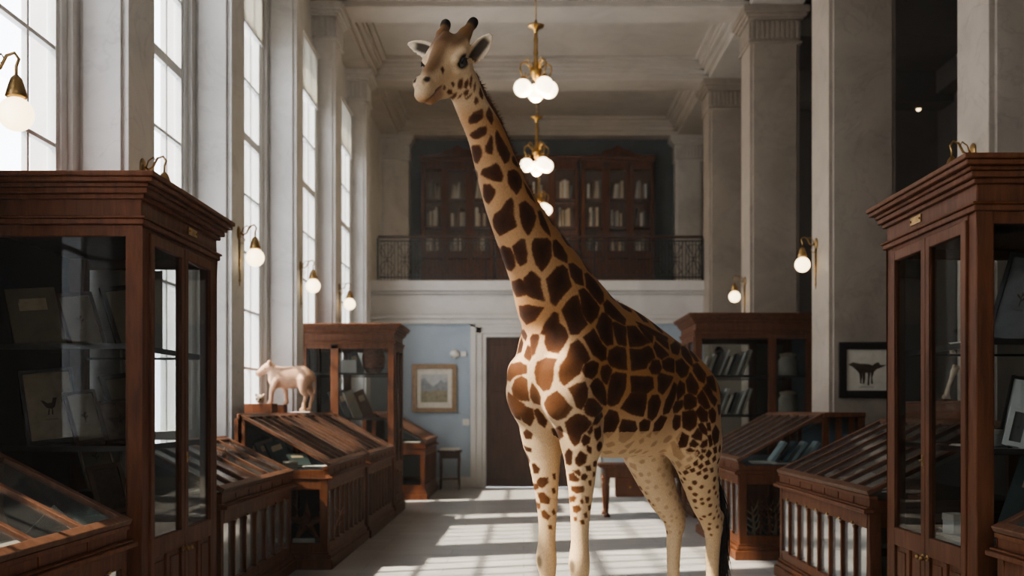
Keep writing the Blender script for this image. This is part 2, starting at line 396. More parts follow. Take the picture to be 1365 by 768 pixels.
# right side aisle
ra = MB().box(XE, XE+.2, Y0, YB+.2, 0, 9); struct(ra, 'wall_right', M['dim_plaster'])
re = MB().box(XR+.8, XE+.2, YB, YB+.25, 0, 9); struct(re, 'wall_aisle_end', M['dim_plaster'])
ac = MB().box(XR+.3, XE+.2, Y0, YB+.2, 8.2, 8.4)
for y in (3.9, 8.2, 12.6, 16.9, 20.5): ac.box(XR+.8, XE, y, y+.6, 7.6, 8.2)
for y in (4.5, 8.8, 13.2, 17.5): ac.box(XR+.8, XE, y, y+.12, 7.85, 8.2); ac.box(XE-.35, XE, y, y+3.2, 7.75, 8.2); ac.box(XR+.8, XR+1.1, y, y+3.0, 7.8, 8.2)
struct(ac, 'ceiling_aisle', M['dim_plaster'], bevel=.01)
BWX0, BWX1, BWZ0, BWZ1 = .9, 3.5, 1.3, 7.4          # unseen window added behind the viewer to fill the giraffe's flank with daylight
wb = MB().box(XL-.3, BWX0, Y0-.2, Y0, 0, 9); wb.box(BWX1, XE+.2, Y0-.2, Y0, 0, 9); wb.box(BWX0, BWX1, Y0-.2, Y0, 0, BWZ0); wb.box(BWX0, BWX1, Y0-.2, Y0, BWZ1, 9); struct(wb, 'wall_behind', M['plaster'])
bw = empty('window_12', ((BWX0+BWX1)/2, Y0-.1, BWZ0)); bw['kind'] = 'structure'
h_ = (BWX1-BWX0)/2; g = MB()
for k in range(6): x = -h_+.03+(2*h_-.06)*k/5; g.box(x-.03, x+.03, -.04, .04, 0, BWZ1-BWZ0)
for k in range(9): z = .03+(BWZ1-BWZ0-.06)*k/8; g.box(-h_, h_, -.03, .03, z-.025, z+.025)
g.build('window_frame', M['sash'], bw); MB().box(-h_, h_, -.004, .004, 0, BWZ1-BWZ0).build('pane', M['window_glass'], bw)
wb = MB()
for y in (9.2, 13.6, 17.9): wb.box(XE-.05, XE, y, y+2.4, 0, 5.9)
struct(wb, 'trim_4', M['navy'], bevel=.01)
dl = empty('downlight', (7.86, 20.9, 7.6), 0, 'tiny lit ceiling spot in the dark side aisle on the right', 'light')
MB().lathe([(.07, -.0), (.085, -.03), (.06, -.035), (.055, -.01)], n=16).build('rim', M['old_brass'], dl)
MB().ball((0, 0, -.03), .05, 12, 8).build('bulb', M['globe'], dl)
# balcony railing
rl = empty('balcony_railing', ((XL+XR)/2, YB-.06, 4.19), 0, 'black wrought iron balcony railing with a thin wooden handrail', 'railing')
x0, x1 = -2.95-(XL+XR)/2, XR-(XL+XR)/2-.02
MB().box(x0, x1, -.035, .035, .86, .91).build('handrail', M['darkwood'], rl, .01)
fr = MB(); fr.box(x0, x1, -.012, .012, .79, .815); fr.box(x0, x1, -.012, .012, .06, .085)
n = 96
for i in range(n+1):
    x = x0+(x1-x0)*i/n
    fr.box(x-.006, x+.006, -.006, .006, 0, .80)
fr.build('bars', M['iron'], rl)
sc = MB(); m_ = 18
for i in range(m_):
    xc = x0+(x1-x0)*(i+.5)/m_; hw = (x1-x0)/m_/2
    for zc, rr in ((.26, .14), (.60, .14)):
        sc.tube([(xc+rr*math.cos(a*math.pi/10), 0, zc+rr*math.sin(a*math.pi/10)) for a in range(21)], .006, 5)
    sc.tube([(xc-hw+.02, 0, .10), (xc-.04, 0, .30), (xc, 0, .43), (xc+.04, 0, .56), (xc+hw-.02, 0, .77)], .006, 5)
    sc.tube([(xc+hw-.02, 0, .10), (xc+.04, 0, .30), (xc, 0, .43), (xc-.04, 0, .56), (xc-hw+.02, 0, .77)], .006, 5)
sc.build('scrollwork', M['iron'], rl)
for x in (x0, x0+(x1-x0)/3, x0+(x1-x0)*2/3, x1):
    MB().box(x-.022, x+.022, -.022, .022, 0, .86).build('post', M['iron'], rl)
# ---------------------------------------------------------------- GIRAFFE (mounted specimen)
GX0, GY0, GC = 0.232, 5.9, math.sqrt(0.5)
def g2w(P):
    """giraffe space (forward, left, up) -> world"""
    P = np.asarray(P, float)
    f, l, u = P[..., 0], P[..., 1], P[..., 2]
    return np.stack([GX0 - f*GC + l*GC, GY0 - f*GC - l*GC, u], -1)
def w2g(W):
    W = np.asarray(W, float)
    dx, dy = W[..., 0]-GX0, W[..., 1]-GY0
    return np.stack([-(dx+dy)*GC, (dx-dy)*GC, W[..., 2]], -1)
# head frame (in giraffe space)
_ph, _pi, _ro = math.radians(32), math.radians(42), math.radians(8)
_hf = np.array([-math.sin(_ph)*math.cos(_pi), -math.cos(_ph)*math.cos(_pi), -math.sin(_pi)])
_hl = np.array([math.cos(_ph), -math.sin(_ph), 0.0])
_hu = np.cross(_hf, _hl)
_hl, _hu = _hl*math.cos(_ro)-_hu*math.sin(_ro), _hu*math.cos(_ro)+_hl*math.sin(_ro)
def _wd(v): return np.array([-(v[0]+v[1])*GC, (v[0]-v[1])*GC, v[2]])
HR = np.stack([_wd(_hf), _wd(_hl), _wd(_hu)])      # rows: head axes in giraffe space
HO = np.array([0.868, -0.021, 3.346])
def h2g(p): return HO + np.asarray(p, float) @ HR
def g2h(p): return (np.asarray(p, float) - HO) @ HR.T

GPRIM = []
def gp(a, b, ra, rb, sl=1.0, k=0.06, ctr=None, head=False, op='u'):
    GPRIM.append((np.array(a, float), np.array(b, float), ra, rb, sl, k, head, op))
def chain(pts, sl=1.0, k=0.05, head=False, n=5):
    """a limb: a tapering tube through the points (Catmull-Rom), joined to the rest with one smooth blend"""
    P = np.array(pts, float); E = np.vstack([2*P[0]-P[1], P, 2*P[-1]-P[-2]]); out = []
    for i in range(1, len(E)-2):
        for j in range(n):
            t = j/n
            out.append(.5*((2*E[i])+(E[i+1]-E[i-1])*t+(2*E[i-1]-5*E[i]+4*E[i+1]-E[i+2])*t*t+(-E[i-1]+3*E[i]-3*E[i+1]+E[i+2])*t**3))
    out.append(P[-1])
    GPRIM.append(('chain', np.array(out), sl, k, head))
# trunk
chain([(-.01,0,1.83,.30), (-.28,0,1.785,.45), (-.60,0,1.725,.415), (-.90,0,1.67,.345), (-1.06,0,1.66,.285)], sl=.68, k=.08)
gp((-.02,0,1.98),(-.35,0,1.97),.19,.19,.62,.10)             # withers
gp((-.40,0,1.965),(-1.02,0,1.825),.12,.12,1.0,.10)            # back ridge
gp((-.94,0,1.785),(-1.115,0,1.66),.19,.175,1.0,.08)            # croup
for s in (-1, 1):
    gp((-.965,s*.15,1.66),(-.975,s*.19,1.40),.23,.19,.75,.08)     # haunch
    gp((.03,s*.15,1.98),(.10,s*.17,1.68),.14,.145,.8,.08)          # shoulder blade
    gp((.12,s*.13,1.72),(.02,s*.15,1.42),.135,.115,1.0,.06)         # upper arm
    gp((.175,s*.135,1.80),(.155,s*.125,1.62),.105,.10,1.0,.03)           # breast
# neck
chain([(-.10,0,2.04,.30), (.046,0,2.19,.262), (.157,0,2.345,.218), (.305,0,2.522,.175), (.434,0,2.694,.143), (.524,0,2.860,.123),
       (.606,0,3.026,.105), (.705,0,3.155,.090), (.765,-.005,3.27,.088)], sl=.80, k=.05)
# forelegs
for s in (1, -1):
    l = s*.125
    chain([(.03,s*.145,1.46,.112), (.015,l*1.08,1.20,.075), (.012,l,1.0,.053), (.015,l,.86,.048), (.020,l,.765,.056), (.016,l,.71,.053), (.008,l,.63,.042),
           (0,l,.40,.036), (0,l,.20,.040), (.005,l,.13,.046), (.03,l,.085,.046)], k=.03)
    gp((.045,l,.765),(.045,l,.715),.030,.027,1.0,.02)
# hind legs
for s, fh, fc in ((1, -1.265, -1.275), (-1, -1.188, -1.185)):
    l = s*.12
    d = .02 if s > 0 else 0
    chain([(fc+.27+d,s*.165,1.40,.175), (fc+.20+d,s*.155,1.22,.142), (fc+.11+d,s*.135,1.04,.108), (fh+.045,l,.93,.082), (fh+.008,l,.85,.064)], sl=.80, k=.06)
    chain([(fh,l,.85,.056), (fc+.012,l,.76,.048), (fc+.02,l,.62,.042), (fc+.02,l,.40,.037), (fc+.02,l,.20,.040), (fc+.03,l,.13,.046), (fc+.05,l,.085,.046)], k=.03)
    gp((fh-.060,l,.905),(fh-.03,l,.83),.030,.034,.9,.03)        # point of hock
    gp((fh+.02,l,1.02),(fh-.055,l,.91),.022,.024,.8,.05)          # tendon
# tail stump
chain([(-1.30,0,1.70,.055), (-1.405,.0,1.60,.036), (-1.43,.01,1.35,.024), (-1.44,.02,1.10,.02)], k=.04)
# head
def hp(a, b, ra, rb, sl=1.0, k=.03, op='u'): gp(a, b, ra, rb, sl, k, head=True, op=op)
hp((-.12,0,-.012),(-.01,0,.0),.080,.086,1.10,.04)
hp((-.01,0,.0),(.16,0,-.005),.086,.050,.92,.03)
hp((.15,0,.0),(.238,0,.004),.047,.040,.95,.025)
hp((.235,0,-.022),(.268,0,-.034),.044,.040,1.08,.025)
hp((-.02,0,.050),(.13,0,.034),.038,.022,1.0,.04)             # nasal ridge
hp((-.08,0,-.074),(.09,0,-.092),.086,.052,.90,.04)           # cheek
hp((.08,0,-.088),(.225,0,-.080),.042,.029,1.0,.025)            # lower jaw
hp((-.045,0,.075),(-.078,0,.100),.042,.030,1.0,.04)           # median bump
for s in (-1, 1):
    hp((.030,s*.088,.030),(-.035,s*.096,.034),.020,.020,1.0,.02)    # brow
    hp((.03,s*.078,-.030),(-.03,s*.092,-.032),.018,.02,1.0,.025)       # lower lid / cheekbone
    hp((.002,s*.122,.0005),(.0021,s*.122,.0005),.021,.021,1.0,.010,'s')   # eye socket
    hp((.252,s*.024,.018),(.238,s*.031,.026),.023,.021,1.0,.012)      # nostril rim
    hp((.268,s*.032,.031),(.238,s*.041,.042),.0135,.013,1.0,.005,'s')     # nostril
    hp((-.075,s*.050,.045),(-.15,s*.066,.078),.052,.032,1.0,.035)       # horn
    hp((-.15,s*.066,.078),(-.215,s*.078,.095),.031,.022,1.0,.015)
    hp((-.220,s*.080,.098),(-.232,s*.082,.102),.027,.026,1.0,.010)
for s in (-1, 1):                                                   # mouth line groove
    hp((.16,s*.070,-.050),(.285,s*.030,-.054),.006,.006,1.0,.006,'s')
# ears: flat cones, hollowed on the front
def ear(base, tip, nrm):
    base, tip, nrm = (np.array(v, float) for v in (base, tip, nrm))
    ax = tip-base; L = np.linalg.norm(ax); ax /= L
    nrm = nrm - ax*np.dot(nrm, ax); nrm /= np.linalg.norm(nrm)
    GPRIM.append(('ear', base, ax, nrm, np.cross(ax, nrm), L))
ear((-.100,.088,-.040), (-.170,.205,.060), (.85,.45,.05))
ear((-.085,-.075,.0), (-.130,-.272,.055), (.75,-.35,.25))

GVOX = 0.0075
def giraffe_field(PR=None, lo=np.array([-1.66, -.48, -.03]), hi=np.array([1.16, .42, 3.72]), GVOX=GVOX):
    PR = GPRIM if PR is None else PR
    n = np.ceil((hi-lo)/GVOX).astype(int)+1
    F = np.full(n, .2, np.float32)
    ax = [(lo[i]+GVOX*np.arange(n[i])).astype(np.float32) for i in range(3)]
    def box(a, b, m):
        i0 = np.maximum(((np.minimum(a, b)-m-lo)/GVOX).astype(int), 0)
        i1 = np.minimum(((np.maximum(a, b)+m-lo)/GVOX).astype(int)+2, n)
        return tuple(slice(i0[i], i1[i]) for i in range(3))
    def grid(sls, head):
        X, Y, Z = np.meshgrid(ax[0][sls[0]], ax[1][sls[1]], ax[2][sls[2]], indexing='ij')
        if head:
            P = np.stack([X, Y, Z], -1)
            P = ((P-HO.astype(np.float32)) @ HR.T.astype(np.float32))
            X, Y, Z = P[..., 0], P[..., 1], P[..., 2]
        return X, Y, Z
    def cone(X, Y, Z, a0, b0, ra, rb, sl):
        if sl != 1.0:
            lc = .5*(a0[1]+b0[1]); Yq = (Y-lc)/sl; A = a0.copy(); B = b0.copy(); A[1] = (A[1]-lc)/sl; B[1] = (B[1]-lc)/sl
        else:
            Yq, A, B = Y, a0, b0
        ba = B-A; l2 = max(float(ba@ba), 1e-9)
        px, py, pz = X-A[0], Yq-A[1], Z-A[2]
        h = np.clip((px*ba[0]+py*ba[1]+pz*ba[2])/l2, 0, 1)
        d = np.sqrt((px-ba[0]*h)**2+(py-ba[1]*h)**2+(pz-ba[2]*h)**2)-(ra+(rb-ra)*h)
        return d*min(1.0, (1+sl)/2)
    for pr in PR:
        op = 'u'
        if isinstance(pr[0], str) and pr[0] == 'chain':
            _, P, sl, k, head = pr
            m = P[:, 3].max()*max(1, sl)+k+.015
            pts = np.array([h2g(q) for q in P[:, :3]]) if head else P[:, :3]
            sls = box(pts.min(0), pts.max(0), m)
            d = np.full(F[sls].shape, .3, np.float32)
            o = [sls[i].start for i in range(3)]
            for q in range(len(P)-1):
                mm = max(P[q, 3], P[q+1, 3])*max(1, sl)+k+.015
                s2 = box(pts[q], pts[q+1], mm)
                s3 = tuple(slice(s2[i].start-o[i], s2[i].stop-o[i]) for i in range(3))
                X, Y, Z = grid(s2, head)
                dd = cone(X, Y, Z, P[q, :3].copy(), P[q+1, :3].copy(), P[q, 3], P[q+1, 3], sl)
                G = d[s3]; kk = .006
                hh = np.maximum(kk-np.abs(G-dd), 0)/kk
                d[s3] = np.minimum(G, dd)-hh*hh*kk*.25
        elif isinstance(pr[0], str):
            _, base, e0, e1, e2, L = pr
            a, b = h2g(base), h2g(base+e0*L); k = .012
            sls = box(a, b, .09)
            X, Y, Z = grid(sls, True)
            dx, dy, dz = X-base[0], Y-base[1], Z-base[2]
            t = dx*e0[0]+dy*e0[1]+dz*e0[2]; w = dx*e1[0]+dy*e1[1]+dz*e1[2]; v = dx*e2[0]+dy*e2[1]+dz*e2[2]
            tt = np.clip(t/L, 0, 1)
            hw = .043*np.clip(np.sin(np.pi*np.clip(tt*.80+.18, 0, 1)), 0, 1)**.8+.003
            q = np.clip(v/(hw+1e-4), -1.3, 1.3)
            cup = -.030*(1-q*q)*np.sin(np.pi*np.clip(tt*.9+.1, 0, 1))
            d = np.maximum(np.maximum((np.abs(v)-hw)*.8, np.abs(w-cup)*.75-.0075), np.maximum(-t, t-L))
        else:
            a0, b0, ra, rb, sl, k, head, op = pr
            a, b = (h2g(a0), h2g(b0)) if head else (a0, b0)
            sls = box(a, b, max(ra, rb)*max(1, sl)+k+.015)
            X, Y, Z = grid(sls, head)
            d = cone(X, Y, Z, a0.copy(), b0.copy(), ra, rb, sl)
        G = F[sls]
        if op == 'u':
            hh = np.maximum(k-np.abs(G-d), 0)/k
            F[sls] = np.minimum(G, d)-hh*hh*k*.25
        else:
            d = -d
            hh = np.maximum(k-np.abs(G-d), 0)/k
            F[sls] = np.maximum(G, d)+hh*hh*k*.25
    return F, lo
def surface_nets(F, lo, h):
    ins = F < 0
    c = ins[:-1, :-1, :-1].astype(np.int8)
    tot = np.zeros([s-1 for s in F.shape], np.int8)
    for i in (0, 1):
        for j in (0, 1):
            for k in (0, 1):
                tot += ins[i:F.shape[0]-1+i, j:F.shape[1]-1+j, k:F.shape[2]-1+k]
    act = np.argwhere((tot > 0) & (tot < 8))
    idx = np.full(tot.shape, -1, np.int32); idx[act[:, 0], act[:, 1], act[:, 2]] = np.arange(len(act))
    acc = np.zeros((len(act), 3)); cnt = np.zeros(len(act))
    corners = [(i, j, k) for i in (0, 1) for j in (0, 1) for k in (0, 1)]
    for a in corners:
        for d in range(3):
            if a[d] == 0:
                b = list(a); b[d] = 1
                A = act+np.array(a); B = act+np.array(b)
                fa = F[A[:, 0], A[:, 1], A[:, 2]]; fb = F[B[:, 0], B[:, 1], B[:, 2]]
                m = (fa < 0) != (fb < 0)
                t = np.where(m, fa/np.where(m, fa-fb, 1), 0)
                P = A.astype(float); P[:, d] += t
                acc[m] += P[m]; cnt[m] += 1
    V = acc/cnt[:, None]*h+lo
    Q = []
    for d in range(3):
        e1, e2 = (d+1) % 3, (d+2) % 3
        s0 = [slice(None)]*3; s1 = [slice(None)]*3
        s0[d] = slice(0, -1); s1[d] = slice(1, None)
        a = ins[tuple(s0)]; b = ins[tuple(s1)]
        for flip, m in ((0, a & ~b), (1, ~a & b)):
            p = np.argwhere(m)
            p = p[(p[:, e1] > 0) & (p[:, e2] > 0)]
            p = p[(p[:, e1] < F.shape[e1]-1) & (p[:, e2] < F.shape[e2]-1)]
            def g(o1, o2):
                q = p.copy(); q[:, e1] -= o1; q[:, e2] -= o2
                return idx[q[:, 0], q[:, 1], q[:, 2]]
            q = np.stack([g(1, 1), g(0, 1), g(0, 0), g(1, 0)], 1)
            if flip: q = q[:, ::-1]
            Q.append(q)
    return V, np.concatenate(Q)
PATCH = [[[748,25,3062],[753,37,3082],[744,56,3104],[701,74,3129],[695,75,3118],[695,73,3087],[720,53,3058],[740,28,3053]],
[[674,77,3118],[646,68,3150],[627,71,3125],[630,80,3086],[642,81,3059],[662,79,3080],[675,77,3098]],
[[716,-1,3005],[720,18,3016],[701,57,3037],[672,74,3047],[667,73,3028],[671,65,3005],[694,36,2986],[707,9,2990]],
[[683,-29,2951],[692,-7,2958],[681,34,2953],[668,39,2926],[664,28,2896],[660,-6,2870],[656,-34,2884],[664,-41,2918]],
[[658,51,2925],[662,56,2948],[653,69,2975],[643,78,3004],[634,81,2997],[629,79,2958],[630,71,2911],[648,58,2914]],
[[618,85,3015],[607,85,3032],[576,88,2998],[544,90,2963],[520,92,2926],[535,97,2890],[561,95,2872],[589,89,2907],[608,85,2944],[617,84,2975]],
[[507,92,2912],[474,76,2929],[446,80,2878],[446,80,2878],[446,80,2878],[446,80,2878],[467,92,2866],[505,96,2887]],
[[640,-4,2816],[646,21,2840],[627,59,2849],[606,78,2869],[590,84,2851],[567,89,2805],[571,82,2777],[603,57,2780],[629,26,2798]],
[[543,98,2812],[537,100,2833],[499,101,2847],[462,98,2833],[441,101,2799],[455,109,2758],[489,108,2718],[521,101,2746],[540,97,2776]],
[[609,-19,2742],[621,-1,2766],[611,36,2762],[590,53,2735],[586,45,2712],[582,-7,2671],[585,-27,2690],[592,-35,2714]],
[[428,99,2793],[369,92,2752],[369,92,2752],[369,92,2752],[348,107,2696],[386,110,2715],[413,107,2744]],
[[542,-15,2592],[556,14,2617],[547,56,2638],[533,86,2682],[516,98,2697],[504,100,2674],[493,91,2605],[472,90,2556],[493,60,2537],[501,-6,2513],[522,-29,2560]],
[[471,110,2666],[434,117,2691],[380,121,2662],[365,128,2617],[381,129,2563],[411,115,2515],[439,107,2548],[461,108,2607]],
[[343,121,2646],[311,112,2657],[287,124,2606],[271,138,2549],[270,144,2522],[304,141,2540],[334,134,2578]],
[[465,-32,2458],[473,-6,2462],[459,32,2446],[433,35,2402],[413,19,2359],[401,-20,2340],[382,-85,2367],[414,-72,2406]],
[[456,49,2455],[449,73,2474],[439,92,2493],[421,103,2489],[398,96,2420],[391,81,2376],[403,49,2360],[425,41,2392]],
[[386,119,2471],[373,128,2497],[294,145,2507],[272,149,2490],[272,154,2417],[293,145,2369],[317,125,2332],[351,114,2371],[373,114,2421]],
[[252,149,2498],[226,146,2506],[187,152,2473],[159,163,2428],[168,171,2389],[210,166,2396],[254,158,2418],[261,154,2460]],
[[320,-95,2257],[360,-54,2287],[377,15,2295],[363,38,2278],[370,45,2298],[365,70,2312],[359,89,2330],[338,101,2312],[318,111,2292],[305,106,2241],[282,110,2180],[308,79,2191],[337,27,2213],[325,-60,2210]],
[[289,134,2292],[268,150,2319],[237,163,2357],[199,171,2368],[174,177,2351],[166,184,2304],[153,190,2262],[202,174,2212],[234,146,2152],[253,135,2170],[268,135,2221]],
[[156,174,2379],[122,172,2388],[54,175,2357],[65,192,2307],[69,200,2272],[123,194,2280],[152,185,2316]],
[[35,179,2337],[-3,167,2347],[-69,166,2310],[-110,188,2246],[-86,212,2199],[-47,221,2174],[14,210,2224],[44,201,2265]],
[[309,-54,2158],[316,28,2157],[276,100,2141],[280,37,2080],[269,-40,2062],[277,-78,2108]],
[[199,164,2130],[179,181,2172],[141,196,2205],[116,202,2212],[102,206,2165],[94,210,2123],[79,236,2059],[137,221,2004],[161,193,2004],[170,172,2068]],
[[108,201,2239],[70,203,2252],[29,209,2228],[-38,224,2157],[-8,234,2107],[57,241,2062],[75,229,2081],[92,209,2139],[97,206,2197]],
[[-77,219,2177],[-128,202,2208],[-196,201,2170],[-269,218,2107],[-236,238,2071],[-156,234,2099],[-79,229,2133]],
[[248,54,2008],[249,92,2068],[233,136,2118],[216,147,2109],[203,142,2063],[179,163,2035],[173,183,1987],[224,159,1898],[242,98,1915],[241,78,1955],[235,79,1998]],
[[113,243,1982],[46,254,2032],[27,262,2000],[-11,267,1949],[-43,267,1931],[-31,273,1872],[5,275,1862],[66,271,1893],[94,258,1944]],
[[23,252,2043],[-53,231,2126],[-84,230,2128],[-120,237,2091],[-115,252,2031],[-103,264,1957],[-50,265,1948],[0,264,1986]],
[[-127,242,2076],[-163,240,2079],[-242,244,2058],[-214,263,2007],[-199,279,1951],[-144,268,1959],[-129,255,2012]],
[[259,199,1790],[253,199,1828],[206,207,1876],[173,202,1943],[143,226,1970],[130,240,1953],[109,259,1906],[95,269,1868],[139,260,1839],[170,262,1791],[209,248,1762],[243,222,1727],[256,202,1748]],
[[-48,273,1873],[-68,269,1917],[-127,270,1942],[-189,281,1936],[-182,293,1867],[-181,298,1820],[-122,286,1822],[-67,276,1840]],
[[149,265,1810],[124,266,1839],[76,274,1855],[32,276,1842],[47,279,1794],[96,285,1762],[138,278,1773]],
[[15,277,1794],[-1,276,1828],[-46,275,1839],[-75,278,1811],[-61,275,1767],[-42,272,1738],[-2,275,1757]],
[[228,240,1706],[197,262,1730],[149,282,1740],[135,288,1707],[139,286,1651],[159,266,1599],[185,257,1613],[205,257,1660]],
[[112,289,1721],[83,286,1750],[41,281,1762],[-4,274,1738],[-39,266,1690],[-60,251,1623],[4,267,1633],[89,291,1679]],
[[143,276,1613],[128,288,1651],[87,290,1651],[-34,248,1599],[32,266,1566],[86,270,1558],[128,269,1580]],
[[-73,277,1782],[-109,284,1797],[-176,298,1789],[-174,293,1711],[-140,272,1633],[-98,256,1618],[-70,255,1633],[-61,268,1700]],
[[249,79,1623],[268,123,1660],[263,184,1690],[245,211,1660],[234,220,1641],[204,237,1604],[209,197,1557],[217,140,1540],[238,108,1566]],
[[282,39,1794],[278,55,1850],[257,100,1873],[253,168,1862],[275,168,1800],[274,161,1744],[275,143,1707],[271,93,1698],[270,47,1737]],
[[260,-17,1700],[275,11,1737],[263,33,1709],[249,50,1666],[212,10,1623],[222,-21,1633],[241,-29,1662]],
[[267,-185,1809],[264,-164,1848],[266,-93,1855],[289,-15,1833],[287,-17,1795],[279,-107,1788],[275,-159,1755],[258,-200,1764]],
[[275,-146,1711],[278,-114,1759],[274,-70,1777],[279,-25,1757],[260,-37,1700],[241,-49,1647],[258,-87,1647],[270,-136,1672]],
[[257,-20,1988],[258,2,2004],[253,37,2000],[262,39,1947],[278,34,1899],[282,21,1889],[271,0,1938]],
[[274,-50,1892],[264,-33,1945],[274,3,1929],[285,14,1880],[288,4,1861],[282,-32,1877]],
[[164,-181,2037],[236,-88,2033],[247,-54,1999],[241,-70,1976],[203,-131,2000]],
[[204,-176,1909],[175,-187,1970],[183,-162,1998],[217,-114,1965],[235,-110,1915]],
[[-257,241,2064],[-331,238,2068],[-368,259,2024],[-425,271,1981],[-312,285,1953],[-228,283,1947],[-234,266,2002]],
[[-361,233,2075],[-431,235,2059],[-481,247,2020],[-445,268,1982],[-392,266,2005]],
[[-362,220,2096],[-518,217,2059],[-704,184,2024],[-662,210,2005],[-485,243,2026],[-384,234,2071]],
[[-449,278,1951],[-487,261,1984],[-545,261,1956],[-613,260,1918],[-513,286,1888],[-468,289,1901]],
[[-515,239,2022],[-590,220,2024],[-663,216,1994],[-635,244,1950],[-576,250,1968],[-509,250,2001]],
[[-224,287,1932],[-312,291,1930],[-395,282,1957],[-425,284,1940],[-437,294,1895],[-358,305,1857],[-342,308,1832],[-220,303,1814],[-219,297,1873]],
[[-371,308,1828],[-413,300,1874],[-479,292,1876],[-496,296,1836],[-466,303,1800],[-394,308,1798]],
[[-518,288,1873],[-603,268,1897],[-668,257,1889],[-642,277,1815],[-557,290,1818],[-516,294,1837]],
[[-681,222,1974],[-830,149,2010],[-877,147,1991],[-739,230,1923],[-670,243,1931]],
[[-855,170,1973],[-957,122,1986],[-910,208,1909],[-866,243,1859],[-834,225,1890],[-808,211,1927]],
[[-687,256,1879],[-784,229,1899],[-834,244,1852],[-782,263,1798],[-723,268,1786],[-669,272,1821]],
[[-883,241,1865],[-937,234,1877],[-954,281,1812],[-908,300,1758],[-872,287,1773],[-857,260,1826]],
[[-985,130,1970],[-1030,123,1958],[-973,215,1895],[-932,225,1888],[-933,185,1932]],
[[-947,292,1790],[-1038,274,1803],[-1016,314,1706],[-975,317,1716],[-934,308,1747]],
[[-773,269,1766],[-829,261,1815],[-854,288,1757],[-859,297,1725],[-835,294,1683],[-779,278,1703]],
[[-213,302,1779],[-398,309,1778],[-409,306,1719],[-350,305,1688],[-226,298,1695]],
[[-227,297,1689],[-351,304,1683],[-356,297,1639],[-357,274,1559],[-265,273,1569],[-168,270,1604],[-195,286,1648]],
[[-452,305,1780],[-485,301,1801],[-626,283,1784],[-571,292,1731],[-508,296,1685],[-459,302,1704]],
[[-377,297,1639],[-402,302,1674],[-464,298,1674],[-499,290,1639],[-483,270,1558],[-452,263,1533],[-402,270,1549]],
[[-540,278,1599],[-553,287,1650],[-633,283,1753],[-664,279,1743],[-650,277,1661],[-605,266,1578],[-552,268,1568]],
[[-664,279,1723],[-709,272,1765],[-753,271,1745],[-749,274,1698],[-682,273,1650]],
[[-643,270,1609],[-664,273,1640],[-737,270,1646],[-736,265,1609],[-702,258,1578],[-663,261,1578]],
[[-747,269,1630],[-750,273,1672],[-791,281,1693],[-836,294,1662],[-837,294,1620],[-803,279,1599],[-766,268,1601]],
[[-848,298,1678],[-881,306,1709],[-920,318,1652],[-941,322,1609],[-904,316,1599],[-854,300,1641]],
[[-890,307,1720],[-936,306,1753],[-971,320,1684],[-1024,315,1652],[-987,322,1620],[-943,320,1652]],
[[-750,261,1578],[-821,286,1588],[-844,295,1557],[-840,291,1499],[-810,268,1467],[-772,245,1488]],
[[-674,244,1526],[-679,255,1562],[-734,253,1557],[-754,238,1494],[-731,223,1473],[-696,230,1494]],
[[-838,293,1578],[-866,304,1614],[-917,319,1577],[-915,320,1525],[-871,307,1525]],
[[-932,321,1588],[-967,323,1604],[-1001,322,1577],[-990,326,1524],[-953,326,1514],[-934,323,1546]],
[[-1029,316,1620],[-1101,288,1620],[-1087,297,1573],[-1044,314,1566]],
[[-346,258,1519],[-374,267,1539],[-438,262,1528],[-453,237,1477],[-401,226,1458],[-370,238,1478]],
[[-487,255,1517],[-529,267,1558],[-600,257,1547],[-581,233,1486],[-557,213,1446],[-505,228,1466]],
[[-855,300,1504],[-877,309,1514],[-912,323,1472],[-904,322,1442],[-864,306,1462]],
[[-908,319,1514],[-937,325,1514],[-938,328,1471],[-915,323,1472]],
[[-77,228,1553],[-94,246,1590],[-148,256,1578],[-181,245,1534],[-180,213,1478],[-167,175,1434],[-107,194,1472]],
[[252,-109,1596],[248,-81,1615],[217,-43,1596],[192,-58,1547],[174,-103,1503],[205,-124,1528]],
[[207,-36,1590],[197,-20,1596],[143,-3,1535],[127,-36,1497],[157,-50,1522]],
[[188,180,1525],[188,212,1549],[170,245,1570],[128,262,1560],[76,264,1524],[100,253,1488],[123,234,1465],[122,217,1416],[131,193,1398],[152,171,1440]],
[[98,-4,1485],[183,134,1506],[158,136,1451],[33,-22,1415],[70,-22,1447]],
[[139,272,1596],[108,285,1620],[20,271,1620],[-24,249,1590],[44,268,1560],[109,269,1566]],
[[67,264,1512],[43,267,1554],[-29,245,1578],[-53,232,1559],[30,264,1518]],
[[117,228,1428],[108,244,1458],[79,258,1446],[80,252,1416],[103,232,1398]],
[[118,107,1347],[137,153,1385],[128,174,1367],[109,149,1293],[101,100,1297]],
[[113,177,1331],[109,214,1370],[76,232,1349],[69,218,1306],[92,190,1284],[105,172,1300]],
[[97,116,1243],[99,156,1254],[79,182,1215],[82,173,1202],[89,114,1206]],
[[102,150,1263],[90,188,1270],[78,194,1245],[84,183,1233]],
[[78,190,1233],[65,206,1251],[45,213,1233],[53,203,1208],[73,189,1215]],
[[87,123,1176],[59,193,1178],[53,191,1147],[76,159,1137],[83,125,1151]],
[[63,89,1113],[80,138,1127],[72,159,1116],[74,141,1091],[62,93,1083]],
[[72,123,1065],[62,163,1073],[52,170,1048],[64,148,1026],[69,125,1034]],
[[65,169,1104],[55,181,1110],[43,183,1085],[57,171,1079]],
[[46,189,1122],[18,197,1119],[17,191,1084],[35,187,1085]],
[[71,212,1288],[42,226,1294],[28,222,1263],[55,214,1260]],
[[40,209,1208],[13,213,1213],[11,207,1176],[34,207,1183]],
[[90,244,1404],[66,255,1392],[54,245,1355],[84,239,1374]],
